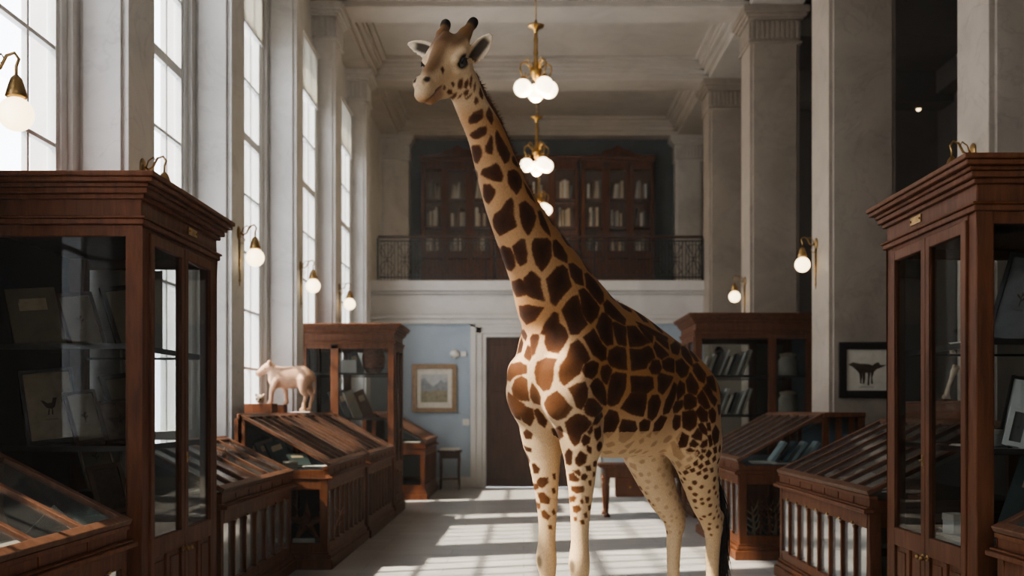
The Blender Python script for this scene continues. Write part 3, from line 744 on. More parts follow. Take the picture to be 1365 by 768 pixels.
[[93,255,1476],[70,264,1506],[67,264,1482],[80,260,1458]],
[[52,267,1488],[-6,257,1505],[-3,264,1451],[33,267,1427],[52,267,1452]],
[[-182,146,1401],[-211,170,1414],[-244,159,1394],[-215,134,1381]],
[[-217,91,1355],[-253,118,1361],[-298,106,1346],[-264,76,1338]],
[[-200,229,1496],[-202,251,1540],[-299,260,1527],[-344,240,1482],[-326,206,1431],[-296,181,1406],[-251,186,1420]],
[[-417,197,1416],[-440,209,1431],[-467,190,1409],[-450,179,1396]],
[[-461,215,1441],[-490,230,1467],[-507,208,1434]],
[[-326,165,1386],[-351,185,1405],[-377,197,1417],[-372,152,1371]],
[[107,-156,1288],[110,-131,1295],[96,-104,1264],[95,-114,1233],[97,-152,1233]],
[[91,-135,1194],[88,-108,1214],[61,-73,1214],[57,-74,1183],[77,-102,1151],[86,-133,1166]],
[[79,-140,1124],[71,-98,1129],[40,-73,1094],[46,-79,1063],[73,-123,1068]],
[[68,-122,1023],[62,-99,1031],[36,-77,993],[47,-86,968],[64,-114,986]],
[[160,-169,1465],[170,-133,1484],[154,-105,1459],[149,-118,1434],[151,-160,1433]],
[[123,-206,1394],[134,-133,1377],[128,-139,1358],[120,-192,1363]],
[[40,-68,1151],[18,-63,1156],[6,-65,1124],[28,-67,1119]],
[[31,-74,1018],[19,-70,1036],[-2,-73,1009],[18,-71,996]],
[[47,-87,943],[26,-76,942],[22,-76,916],[44,-86,920]],
[[40,-59,1233],[16,-55,1238],[12,-59,1200],[30,-60,1201]],
[[39,175,1024],[21,183,1035],[11,180,1004],[31,176,999]],
[[66,126,1004],[61,149,1011],[60,145,980],[65,129,983]],
[[53,158,987],[37,173,996],[28,174,968],[47,163,962]],
[[18,189,1066],[-7,187,1072],[-19,176,1044],[10,185,1044]],
[[-954,330,1461],[-988,327,1501],[-1035,324,1460],[-1007,334,1400],[-966,334,1381],[-950,333,1421]],
[[-820,276,1436],[-848,296,1482],[-877,312,1449],[-869,311,1409],[-836,289,1416]],
[[-759,207,1422],[-768,233,1460],[-806,262,1436],[-801,249,1369],[-783,213,1369]],
[[-747,178,1395],[-757,192,1402],[-786,211,1355],[-811,234,1315],[-816,197,1287],[-795,158,1320]],
[[-811,266,1389],[-825,281,1416],[-856,304,1389],[-837,288,1369],[-812,266,1376]],
[[-860,305,1376],[-879,315,1409],[-909,326,1415],[-905,324,1375],[-874,310,1362]],
[[-911,325,1435],[-938,330,1441],[-949,333,1381],[-928,329,1368]],
[[-802,246,1356],[-813,265,1367],[-838,285,1349],[-822,259,1326],[-807,245,1335]],
[[-840,278,1329],[-850,295,1353],[-869,301,1335],[-857,282,1308]],
[[-822,231,1294],[-830,261,1315],[-844,267,1302],[-839,238,1277]],
[[-869,306,1356],[-902,320,1355],[-902,315,1335],[-880,306,1335]],
[[-906,312,1321],[-922,325,1355],[-956,325,1333],[-940,312,1300]],
[[-959,331,1360],[-991,333,1373],[-1011,324,1332],[-980,325,1326]],
[[-869,290,1308],[-882,305,1328],[-904,306,1308],[-895,292,1287]],
[[-857,258,1274],[-869,282,1295],[-889,271,1260],[-874,253,1253]],
[[-827,144,1278],[-815,182,1286],[-836,194,1259],[-860,148,1236]],
[[-844,205,1252],[-848,240,1267],[-867,237,1246],[-864,203,1231]],
[[-919,298,1280],[-943,310,1293],[-976,300,1265],[-947,291,1256]],
[[-970,316,1299],[-996,322,1319],[-1027,309,1290],[-999,304,1271]],
[[-891,266,1253],[-905,288,1273],[-930,284,1252],[-918,263,1232]],
[[-875,165,1216],[-864,203,1231],[-887,203,1210],[-895,168,1195]],
[[-872,222,1232],[-881,249,1243],[-902,241,1221],[-894,218,1210]],
[[-932,270,1231],[-954,286,1245],[-984,278,1223],[-962,265,1210]],
[[-989,286,1236],[-1020,289,1242],[-1044,275,1213],[-1019,274,1207]],
[[-915,240,1211],[-930,263,1224],[-950,253,1200],[-934,235,1192]],
[[832,35,3235],[831,44,3257],[816,53,3265],[811,52,3243],[814,42,3211],[826,33,3216]],
[[804,52,3220],[802,58,3250],[786,63,3266],[784,64,3246],[795,56,3214]],
[[780,65,3240],[773,65,3276],[760,63,3293],[762,67,3257],[772,65,3221]],
[[868,24,3233],[858,28,3245],[846,27,3234],[850,21,3220]],
[[887,13,3187],[880,17,3201],[855,14,3204],[842,4,3191],[861,0,3181]],
[[917,18,3193],[911,22,3214],[897,21,3210],[903,17,3193]],
[[804,44,3194],[795,55,3210],[778,62,3210],[782,57,3186],[795,45,3177]],
[[831,-24,3179],[832,9,3192],[825,22,3197],[822,8,3181],[817,-24,3173]],
[[814,15,3171],[813,29,3185],[808,39,3191],[809,30,3175]],
[[756,68,3217],[751,68,3245],[739,66,3262],[740,69,3227],[751,69,3204]],
[[751,65,3156],[743,70,3184],[730,71,3180],[722,72,3161],[740,67,3142]],
[[791,46,3169],[776,60,3186],[763,66,3198],[769,62,3181],[782,51,3165]],
[[960,53,3277],[946,52,3294],[937,52,3276],[946,51,3254]],
[[719,69,3210],[701,60,3241],[684,63,3205],[696,71,3180],[716,71,3190]]]
def giraffe_mesh():
    F, lo = giraffe_field()
    V, Q = surface_nets(F, lo, GVOX)
    # light relaxation
    nV = len(V)
    E = np.concatenate([Q[:, [0, 1]], Q[:, [1, 2]], Q[:, [2, 3]], Q[:, [3, 0]]])
    deg = np.bincount(E.ravel(), minlength=nV).astype(float)
    def relax(V, w):
        S = np.zeros_like(V)
        for d in range(3):
            S[:, d] = np.bincount(E[:, 0], V[E[:, 1], d], nV)+np.bincount(E[:, 1], V[E[:, 0], d], nV)
        return V+w*(S/deg[:, None]-V)
    for _ in range(3): V = relax(relax(V, .5), -.48)
    fn = np.cross(V[Q[:, 1]]-V[Q[:, 0]], V[Q[:, 2]]-V[Q[:, 0]])
    N = np.zeros_like(V)
    for i in range(4):
        for d in range(3): N[:, d] += np.bincount(Q[:, i], fn[:, d], nV)
    N /= np.linalg.norm(N, axis=1)[:, None]+1e-12
    return F, lo, V, Q, N
def poly_sd(px, py, X, Y):
    """signed distance to polygon, positive inside"""
    n = len(px); d = np.full(X.shape, 1e9); ins = np.zeros(X.shape, bool)
    for i in range(n):
        j = (i+1) % n
        ex, ey = px[j]-px[i], py[j]-py[i]; wx, wy = X-px[i], Y-py[i]
        t = np.clip((wx*ex+wy*ey)/(ex*ex+ey*ey+1e-12), 0, 1)
        d = np.minimum(d, (wx-ex*t)**2+(wy-ey*t)**2)
        c = (py[i] > Y) != (py[j] > Y)
        xi = ex*(Y-py[i])/(ey if abs(ey) > 1e-12 else 1e-12)+px[i]
        ins ^= c & (X < xi)
    return np.where(ins, 1, -1)*np.sqrt(d)
def patch_field(V, N):
    S = np.full(len(V), -.2)
    polys = [np.array(p, float)/1000 for p in PATCH]
    cents = np.array([p.mean(0) for p in polys])
    allp = list(polys)
    for p, c in zip(polys, cents):            # the far flank carries the mirrored coat
        if c[1] > .06 and not (c[0] > .05 and 1.40 < c[2] < 1.60):
            m = p*np.array([1, -1, 1])
            if np.min(np.linalg.norm(cents-m.mean(0), axis=1)) > .055: allp.append(m[::-1])
    def paint(p):
        c = p.mean(0); q = p-c
        _, _, vt = np.linalg.svd(q); ex, ey, nz = vt
        r = np.linalg.norm(q, axis=1).max()
        cand = np.where(((V-c)**2).sum(1) < (r+.14)**2)[0]
        if len(cand) == 0: return
        near = cand[np.argmin(((V[cand]-c)**2).sum(1))]
        n0 = N[near]
        cand = cand[N[cand]@n0 > .05]
        d = V[cand]-c
        sd = poly_sd(q@ex, q@ey, d@ex, d@ey)
        S[cand] = np.maximum(S[cand], sd)
    for p in allp: paint(p)
    # spots on the coat the drawing does not reach
    rng = np.random.default_rng(3)
    u = V[:, 2]; f = V[:, 0]
    head = g2h(V)
    body = (head[:, 0] < -.30) | (u < 3.0)
    for k in rng.permutation(len(V))[:9000]:
        x = V[k]
        if not body[k] or x[2] < .80: continue
        legs = x[2] < 1.42
        if not legs and x[2] < 1.52 and abs(x[1]) < .3 and -.95 < x[0] < .0: continue      # pale belly
        if x[2] < 1.62 and x[0] > -.08 and abs(x[1]) < .2: continue
        if legs and x[0] > -.5 and abs(x[1]) < .10 : continue
        r = np.interp(x[2], [.8, 1.0, 1.3, 1.6, 2.2, 3.2], [.010, .014, .020, .048, .062, .036])*rng.uniform(.8, 1.2)
        if S[k] < -(r+.012) :
            n0 = N[k]; e1 = np.cross(n0, [.3, .2, .9]); e1 /= np.linalg.norm(e1); e2 = np.cross(n0, e1)
            m = 7; a = np.sort(rng.uniform(0, 2*np.pi, m)); a = np.linspace(0, 2*np.pi, m, endpoint=False)+rng.uniform(-.25, .25, m)
            rr = r*rng.uniform(.8, 1.15, m)
            paint(x+np.outer(rr*np.cos(a), e1)+np.outer(rr*np.sin(a), e2)*1.0)
    S += np.interp(u, [.7, 1.3, 1.6, 2.4, 3.1, 3.3], [.001, .002, .007, .005, .003, .002])
    return S
def fur_colours(V, N):
    f, l, u = V.T
    H = g2h(V); hf, hl, hu = H.T
    tan = np.array([.37, .185, .072]); cream = np.array([.60, .445, .285]); pale = np.array([.62, .49, .34])
    w = smoothstep(1.75, 1.25, u)                                # legs and belly pale
    C = tan*(1-w[:, None])+cream*w[:, None]
    br = smoothstep(.02, .22, f)*smoothstep(2.15, 1.85, u)*.7    # breast
    C = C*(1-br[:, None])+pale*br[:, None]
    inner = ((u < 1.45) & (f < -.6))*smoothstep(.1, -.4, N[:, 1]*np.sign(l))
    C = C*(1-inner[:, None]*.6)+pale*inner[:, None]*.6
    thr = smoothstep(-.3, .6, N[:, 0])*smoothstep(2.0, 2.3, u)*.25   # pale throat line
    C = C*(1-thr[:, None])+pale*thr[:, None]
    lim = np.interp(u, [2.1, 2.4, 2.8, 3.25], [.055, .085, .062, .042])
    nape = smoothstep(lim+.008, lim-.010, np.abs(l))*smoothstep(2.12, 2.3, u)*smoothstep(.0, .25, N[:, 2]*.6-N[:, 0]*.8)
    C = C*(1-nape[:, None]*.9)+np.array([.11, .045, .018])*nape[:, None]*.9
    # knees: worn dark patch in front
    for s in (-1, 1):
        d = np.sqrt(((f-.08)/.035)**2+((l-s*.125)/.022)**2+((u-.735)/.04)**2)
        k = smoothstep(1.3, .5, d)
        C = C*(1-.8*k[:, None])+np.array([.10, .08, .06])*.8*k[:, None]
    # head
    hw = np.maximum(smoothstep(-.17, -.10, hf)*smoothstep(3.08, 3.16, u)*(f > .55), smoothstep(3.36, 3.40, u)*(hf > -.4))
    hw = np.maximum(hw, smoothstep(.10, .125, np.abs(hl))*(u > 3.25)*(hf > -.3))
    face = np.tile(np.array([.53, .40, .27]), (len(V), 1))
    face = face*np.array([1, .95, .88])
    def mixin(mask, c):
        nonlocal face
        face = face*(1-mask[:, None])+np.array(c)*mask[:, None]
    ridge = smoothstep(.062, .030, np.abs(hl)*1.0)*smoothstep(.015, .05, hu)*smoothstep(.245, .17, hf)
    mixin(ridge*.9, (.16, .085, .040))
    mixin(smoothstep(.055, .085, hu)*smoothstep(.03, -.04, hf)*.9, (.145, .075, .036))
    mixin(smoothstep(.19, .27, hf)*.45, (.50, .38, .26))
    mixin(smoothstep(.012, .002, np.abs(hu+.054))*smoothstep(.12, .16, hf), (.16, .075, .05))      # mouth line
    mixin(smoothstep(-.050, -.062, hu)*smoothstep(.13, .17, hf)*.75, (.30, .16, .10))                  # lower lip
    for s in (-1, 1):
        dn = np.sqrt(((hf-.250)/.026)**2+((hl-s*.038)/.016)**2+((hu-.038)/.015)**2)
        mixin(smoothstep(1.25, .8, dn), (.03, .018, .014))
        de = np.sqrt((hf/.050)**2+((hl-s*.12)/.05)**2+((hu-.001)/.037)**2)
        mixin(smoothstep(1.08, .78, de), (.06, .04, .03))
        mixin(smoothstep(1.9, 1.4, de)*smoothstep(1.0, 1.3, de)*.4, (.62, .50, .36))
        # horns and ears
        hornm = smoothstep(-.10, -.13, hf)*smoothstep(.035, .055, hu)*(np.abs(hl) < .12)
        mixin(hornm*.9, (.19, .10, .044))
    for s in (-1, 1):
        tip = np.sqrt((hf+.226)**2+(hl-s*.081)**2+(hu-.100)**2)
        mixin(smoothstep(.040, .028, tip), (.022, .016, .013))
    em = smoothstep(.105, .125, np.abs(hl))*smoothstep(-.05, -.075, hf)
    mixin(em*.9, (.70, .60, .48))
    Nh = N@HR.T
    for nm, base, tipp in ((np.array([.85, .45, .05]), np.array([-.100, .088, -.040]), np.array([-.170, .205, .060])),
                       (np.array([.75, -.35, .25]), np.array([-.085, -.075, .0]), np.array([-.130, -.272, .055]))):
        ax = tipp-base; L = np.linalg.norm(ax); ax = ax/L
        nm = nm-ax*(nm@ax); nm = nm/np.linalg.norm(nm); e2 = np.cross(ax, nm)
        d = H-base; t = d@ax/L; v = d@e2; on = np.abs(d@nm) < .05
        core = smoothstep(.62, .35, np.abs(v)/.052+.55*np.clip(t-.6, 0, 1))*smoothstep(.88, .72, t)*(t > .05)*(t < 1.05)*on*smoothstep(.1, .5, Nh@nm)*(np.abs(hl) > .085)
        mixin(core*.93, (.045, .035, .028))
    C = C*(1-hw[:, None])+face*hw[:, None]
    tail = (f < -1.36)*smoothstep(1.45, 1.2, u)*(np.abs(l) < .06)*(u > .9)
    C = C*(1-tail[:, None])+np.array([.03, .02, .015])*tail[:, None]
    return C
def coat_material():
    m, nt, out = mat('giraffe_coat')
    p = nd(nt, 'ShaderNodeBsdfPrincipled', i_Roughness=.78)
    p.inputs['Specular IOR Level'].default_value = .2
    p.inputs['Sheen Weight'].default_value = .08; p.inputs['Sheen Roughness'].default_value = .4
    a = nd(nt, 'ShaderNodeAttribute', attribute_name='patch'); c = nd(nt, 'ShaderNodeAttribute', attribute_name='fur'); lg = nd(nt, 'ShaderNodeAttribute', attribute_name='fade')
    tc = nd(nt, 'ShaderNodeTexCoord')
    n1 = nd(nt, 'ShaderNodeTexNoise', i_Scale=85, i_Detail=4, i_Roughness=.7)
    n2 = nd(nt, 'ShaderNodeTexNoise', i_Scale=17, i_Detail=3)
    mp = nd(nt, 'ShaderNodeMapping'); mp.inputs['Scale'].default_value = (1, 1, .3)
    nt.links.new(tc.outputs['Object'], mp.inputs[0])
    nf = nd(nt, 'ShaderNodeTexNoise', i_Scale=260, i_Detail=3, i_Roughness=.6)
    nt.links.new(tc.outputs['Object'], n1.inputs['Vector']); nt.links.new(tc.outputs['Object'], n2.inputs['Vector']); nt.links.new(mp.outputs[0], nf.inputs['Vector'])
    def mth(op, x, y):
        q = nd(nt, 'ShaderNodeMath', operation=op)
        for i, z in enumerate((x, y)):
            if isinstance(z, (int, float)): q.inputs[i].default_value = z
            else: nt.links.new(z, q.inputs[i])
        return q.outputs[0]
    j = mth('MULTIPLY', mth('SUBTRACT', n1.outputs['Fac'], .5), .013)
    j2 = mth('MULTIPLY', mth('SUBTRACT', n2.outputs['Fac'], .5), .010)
    d = mth('ADD', mth('ADD', a.outputs['Fac'], j), j2)
    mr = nd(nt, 'ShaderNodeMapRange', interpolation_type='SMOOTHSTEP'); mr.inputs[1].default_value = -.0055; mr.inputs[2].default_value = .0075
    nt.links.new(d, mr.inputs[0])
    # patch brown: darker in the middle, mottled, paler low on the legs
    br = ramp(nt, [(0, (.13, .052, .022)), (.4, (.072, .028, .013)), (1, (.042, .017, .009))], mth('ADD', mth('MULTIPLY', d, 14.0), mth('MULTIPLY', n2.outputs['Fac'], .35)))
    lt = nd(nt, 'ShaderNodeMix', data_type='RGBA'); lt.inputs[7].default_value = (.19, .085, .036, 1)
    nt.links.new(lg.outputs['Fac'], lt.inputs[0]); nt.links.new(br.outputs[0], lt.inputs[6])
    mx = nd(nt, 'ShaderNodeMix', data_type='RGBA')
    pal = nd(nt, 'ShaderNodeMapRange'); pal.inputs[1].default_value = 1; pal.inputs[2].default_value = 2; pal.inputs[3].default_value = 1; pal.inputs[4].default_value = .12
    nt.links.new(lg.outputs['Fac'], pal.inputs[0])
    nt.links.new(mth('MULTIPLY', mr.outputs[0], pal.outputs[0]), mx.inputs[0]); nt.links.new(c.outputs['Color'], mx.inputs[6]); nt.links.new(lt.outputs[2], mx.inputs[7])
    # fine hair mottling
    hv = nd(nt, 'ShaderNodeMix', data_type='RGBA', blend_type='MULTIPLY'); hv.inputs[0].default_value = .55
    rr = ramp(nt, [(.3, (.62, .60, .57)), (.7, (1.15, 1.13, 1.1))], nf.outputs['Fac'])
    nt.links.new(mx.outputs[2], hv.inputs[6]); nt.links.new(rr.outputs[0], hv.inputs[7])
    nt.links.new(hv.outputs[2], p.inputs['Base Color'])
    bn = nd(nt, 'ShaderNodeBump', i_Strength=.22, i_Distance=.006); nt.links.new(nf.outputs['Fac'], bn.inputs['Height']); nt.links.new(bn.outputs[0], p.inputs['Normal'])
    nt.links.new(p.outputs[0], out.inputs[0])
    return m
def giraffe_object(name, parent):
    F, lo, V, Q, N = giraffe_mesh()
    me = bpy.data.meshes.new(name)
    W = g2w(V)-np.array([GX0, GY0, 0])
    me.vertices.add(len(V)); me.vertices.foreach_set('co', W.astype(np.float32).ravel())
    me.loops.add(Q.size); me.loops.foreach_set('vertex_index', Q.astype(np.int32).ravel())
    me.polygons.add(len(Q)); me.polygons.foreach_set('loop_start', np.arange(0, Q.size, 4, dtype=np.int32)); me.polygons.foreach_set('loop_total', np.full(len(Q), 4, np.int32))
    me.polygons.foreach_set('use_smooth', np.ones(len(Q), bool))
    me.update(calc_edges=True); me.validate()
    S = patch_field(V, N); C = fur_colours(V, N)
    A = me.attributes.new('patch', 'FLOAT', 'POINT'); A.data.foreach_set('value', S.astype(np.float32))
    A = me.attributes.new('fur', 'FLOAT_COLOR', 'POINT'); A.data.foreach_set('color', np.concatenate([C, np.ones((len(C), 1))], 1).astype(np.float32).ravel())
    fade = smoothstep(1.45, .85, V[:, 2])*.9
    front = smoothstep(.10, .25, V[:, 0])*smoothstep(2.0, 1.8, V[:, 2])*(V[:, 2] > 1.4)
    fade = np.maximum(fade, front*.55)
    hq = g2h(V); hh = (V[:, 2] > 3.1)*(hq[:, 0] > -.1)*.35
    fade = np.maximum(fade, hh)
    inn = ((V[:, 2] < 1.40) & (V[:, 0] < -.6) & (V[:, 1] < 0) & (N[:, 1] > .0))
    fade = np.where(inn, 1.8, fade)
    bel = (V[:, 2] < 1.47) & (V[:, 0] < -.12) & (V[:, 0] > -.86) & (N[:, 2] < -.25)
    fade = np.where(bel, 1.65, fade)
    A = me.attributes.new('fade', 'FLOAT', 'POINT'); A.data.foreach_set('value', fade.astype(np.float32))
    me.materials.append(coat_material())
    o = bpy.data.objects.new(name, me); COL.objects.link(o); o.parent = parent
    return o, F, lo
def build_giraffe():
    root = empty('giraffe', (GX0, GY0, 0), 0, 'tall mounted giraffe with brown patches standing in the middle of the hall', 'giraffe')
    body, F, lo = giraffe_object('body', root)
    L = lambda p: tuple(g2w(np.array(p))-np.array([GX0, GY0, 0]))
    LH = lambda p: L(h2g(p))
    eyem = plain('dark_eye', (.012, .008, .007, 1), .06, spec=.8, var=.3, vscale=40)
    for s in (-1, 1):
        e = MB(); e.ball((0, 0, 0), .0285, 24, 16)
        e.v = [tuple(np.array(LH((.003, s*.0995, .000)))+np.array(v)) for v in e.v]
        tag(e.build('eye', eyem, root), 'large dark glossy eye')
        # lashes: a dark fringe along the upper lid
        b = MB()
        for k in range(17):
            a = -1.2+2.4*k/16
            p0 = np.array((.003+.025*math.sin(a), s*(.1215-.010*abs(math.sin(a))), .017*math.cos(a)))
            p1 = p0+np.array((.010*math.sin(a)+.003, s*.011, -.002-.006*(1-math.cos(a))))
            b.tube([LH(p0), LH(.5*(p0+p1)+np.array((0, s*.002, .001))), LH(p1)], [.0024, .0016, .0005], 5)
        b.build('eyelash', eyem, root)
    hoofm = plain('horn_hoof', (.05, .04, .033, 1), .45, bump=.3, bscale=40)
    for x, y in ((.055, .125), (.055, -.125), (-1.20, .12), (-1.11, -.12)):
        h = MB()
        for sd in (-1, 1):
            prof = [(.0, 1.12), (.035, 1.0), (.075, .80)]
            V, Fc = [], []
            n = 14
            for z, r in prof:
                for k in range(n):
                    a = 2*math.pi*k/n
                    V.append(L((x+.072*r*math.cos(a)+.01-z*.25, y+sd*.032+.036*r*math.sin(a), z)))
            for i in range(2):
                for k in range(n): Fc.append((i*n+k, i*n+(k+1) % n, (i+1)*n+(k+1) % n, (i+1)*n+k))
            Fc += [tuple(range(n-1, -1, -1)), tuple(2*n+k for k in range(n))]
            h.add(V, Fc, True)
        h.build('hoof', hoofm, root)
    # mane: upright short hair along the nape, rooted on the skin
    def fval(p):
        i = np.round((np.array(p)-lo)/GVOX).astype(int)
        if (i < 0).any() or (i >= F.shape).any(): return 1
        return F[tuple(i)]
    nape = np.array([(.765, -.005, 3.30), (.735, 0, 3.22), (.705, 0, 3.155), (.606, 0, 3.026), (.524, 0, 2.86), (.434, 0, 2.694), (.305, 0, 2.522), (.157, 0, 2.345), (.046, 0, 2.19), (-.10, 0, 2.05), (-.28, 0, 1.90)])
    rng = np.random.default_rng(5)
    mb = MB(); NS = 220
    cum = np.concatenate([[0], np.cumsum(np.linalg.norm(np.diff(nape, axis=0), axis=1))])
    def cpos(t):
        return np.array([np.interp(t*cum[-1], cum, nape[:, d]) for d in range(3)])
    ridge = []
    for i in range(NS+1):
        t = i/NS; c = cpos(t); d = cpos(min(t+.02, 1))-cpos(max(t-.02, 0)); d /= np.linalg.norm(d)
        nrm = np.array([d[2], 0, -d[0]]); nrm = -nrm if nrm[2] < 0 else nrm
        r = .02
        while fval(c+nrm*r) < 0 and r < .6: r += .004
        ridge.append((c+nrm*r, nrm, d))
    # dense crest plus single hairs
    V, Fc = [], []
    for i, (p, nrm, d) in enumerate(ridge):
        t = i/NS; h = .046*min(1, t*12+.3)*min(1, (1-t)*4+.05)
        for w, k in ((-.022, -.5), (-.015, .6), (0, 1), (.015, .6), (.022, -.5)):
            q = p+nrm*h*k*(.85 if k > 0 else .4); V.append(L((q[0], q[1]+w, q[2])))
    for i in range(NS):
        for k in range(4): Fc.append((i*5+k, i*5+k+1, i*5+6+k, i*5+5+k))
    mb.add(V, Fc, True)
    for _ in range(6500):
        i = rng.integers(0, NS); p, nrm, d = ridge[i]; t = i/NS
        h = (.044+rng.uniform(-.014, .012))*min(1, t*12+.3)*min(1, (1-t)*5+.15)
        w = rng.uniform(-.019, .019); b = np.array([p[0], p[1]+w, p[2]])+d*rng.uniform(-.006, .006)-nrm*.006
        tip = b+nrm*(h+.006)+d*rng.uniform(-.012, .022)+np.array([0, w*.5, 0])
        sd = np.array([0, .0013, 0]) if rng.random() < .5 else d*.0013
        mb.add([L(b-sd), L(b+sd), L(tip)], [(0, 1, 2)])
    manem = plain('mane_hair', (.13, .050, .020, 1), .6, var=.35, vscale=40)
    tag(mb.build('mane', manem, root, weld=False), 'short upright reddish brown mane')
    # tail tuft
    tt = MB(); base = np.array([-1.44, .02, 1.13])
    for _ in range(240):
        a = rng.uniform(0, 2*np.pi); r0 = .018*math.sqrt(rng.random())
        b = base+np.array([r0*math.cos(a), r0*math.sin(a), rng.uniform(-.03, .06)])
        ln = rng.uniform(.45, .85); sp = rng.uniform(.3, 1.0)*.085
        pts = []
        for k in range(7):
            s = k/6; bul = math.sin(min(1, s*1.5)*math.pi*.5)*(1-.35*s)
            pts.append(L(b+np.array([math.cos(a)*sp*bul*.6-.055*s+.012*math.sin(s*7+a), math.sin(a)*sp*bul*.8+.02*s*s+.010*math.sin(s*9+a*2), -ln*s])))
        tt.tube(pts, [.0035, .0035, .0032, .003, .0026, .002, .0008], 4, cap=False)
    tailm = plain('tail_hair', (.014, .011, .010, 1), .4, var=.3, vscale=30)
    tag(tt.build('tail_tuft', tailm, root, weld=False), 'long black tail tuft')
    return root
# ---------------------------------------------------------------- DISPLAY FURNITURE
def tall_cabinet(xf, y0, L, D, sgn, label, m='mahog', H=3.0, end_posts=(), lining='navy', plate=True, shelves=(1.36, 1.98)):
    """glazed cabinet; local x runs from the aisle face to the wall, y along the aisle"""
    t = empty('display_cabinet', (xf, y0, 0), 0, label, 'cabinet', 'tall glazed display cabinets')
    W = M[m]; nb = lambda: MB(sgn)
    p = nb(); p.box(-.035, D, -.035, L+.035, 0, .13); p.box(-.02, D, -.02, L+.02, .13, .18); p.build('plinth', W, t, .008)
    f = nb(); pw = .12; zt = H-.30
    for y in (0, L-pw):
        f.box(0, .09, y, y+pw, .18, zt); f.box(D-pw, D, y, y+pw, .18, zt)
    for y in (0, L-.05):                                    # end walls: rails, lower panels
        f.box(.09, D-pw, y, y+.05, .18, .30); f.box(.09, D-pw, y, y+.05, .70, .80); f.box(.09, D-pw, y, y+.05, zt-.07, zt)
        f.box(.09, D-pw, y+.014, y+.036, .30, .70)
        for x in end_posts: f.box(x-.06, x+.06, y, y+.05, .18, zt)
        k = 3; w = (D-pw-.09)/k
        for i in range(1, k): f.box(.09+i*w-.035, .09+i*w+.035, y, y+.05, .30, .70)
    f.box(0, .08, pw, L-pw, .18, .22); f.box(.0, .08, pw, L-pw, zt-.03, zt)
    f.box(0, D, 0, L, zt, H-.14)
    f.box(.05, D-.02, .03, L-.03, .74, .765)
    f.build('frame', W, t, .006)
    c = nb()
    for z0, z1, e in ((zt, zt+.035, .022), (zt+.035, zt+.05, .035), (H-.15, H-.12, .025), (H-.12, H-.085, .05), (H-.085, H-.06, .065), (H-.06, H-.03, .095), (H-.03, H, .11)):
        c.box(-e, D, -e, L+e, z0, z1)
    c.build('cornice', W, t, .007)
    bp = nb(); bp.box(D-.02, D, .05, L-.05, .2, zt); bp.build('back_panel', M[lining], t)
    g = nb()
    xs = [.09]+list(end_posts)+[D-pw]
    for y in (.025, L-.025):
        for i in range(len(xs)-1):
            g = nb(); g.box(xs[i], xs[i+1], y-.003, y+.003, .79, zt-.06); g.build('end_pane', M['glass'], t)
    for z in shelves:
        s = nb(); s.box(.10, D-.03, .06, L-.06, z-.012, z+.012); s.build('shelf', M['shelf_glass'], t)
        q = nb(); q.box(.10, D-.03, .055, .075, z-.02, z+.014); q.box(.10, D-.03, L-.075, L-.055, z-.02, z+.014); q.box(.09, .105, .06, L-.06, z-.02, z+.014); q.build('shelf_rail', M['black_frame'], t)
    hw = (L-2*pw)/2
    for k in range(2):
        a = pw+k*hw+.003; b = pw+(k+1)*hw-.003
        d = nb(); st = .062
        d.box(-.012, .03, a, a+st, .22, zt-.03); d.box(-.012, .03, b-st, b, .22, zt-.03)
        for z0, z1 in ((.22, .30), (.68, .80), (zt-.10, zt-.03)): d.box(-.012, .03, a+st, b-st, z0, z1)
        mid = (a+b)/2; d.box(-.010, .03, mid-.03, mid+.03, .30, .68); d.box(.006, .024, a+st, b-st, .30, .68)
        for q0, q1 in ((a+st+.035, mid-.065), (mid+.065, b-st-.035)): d.box(-.004, .01, q0, q1, .335, .645)
        dd = d.build('door', W, t, .005)
        gl = nb(); gl.box(.006, .012, a+st, b-st, .80, zt-.10); gl.build('door_pane', M['glass'], dd)
        ky = b-.032 if k == 0 else a+.032
        kb = nb(); kb.tube([(-.01, ky, .67), (-.035, ky, .67)], .007, 8); kb.ball((-.045, ky, .67), .016, 12, 8); kb.ball((-.012, ky, .67), .020, 12, 6, (.3, 1, 1))
        kb.build('knob', M['old_brass'], dd)
        if k == 1:
            lk = nb(); lk.box(-.018, -.008, ky-.012, ky+.012, 1.24, 1.31); lk.tube([(-.015, ky, 1.275), (-.035, ky, 1.275)], .006, 8); lk.build('lock', M['old_brass'], dd)
    if plate:
        q = nb(); q.box(-.008, 0, L*.62-.09, L*.62+.09, H-.215, H-.165); q.ball((-.01, L*.62-.075, H-.19), .008, 8, 6); q.ball((-.01, L*.62+.075, H-.19), .008, 8, 6); q.build('brass_plate', M['old_brass'], t)
    return t
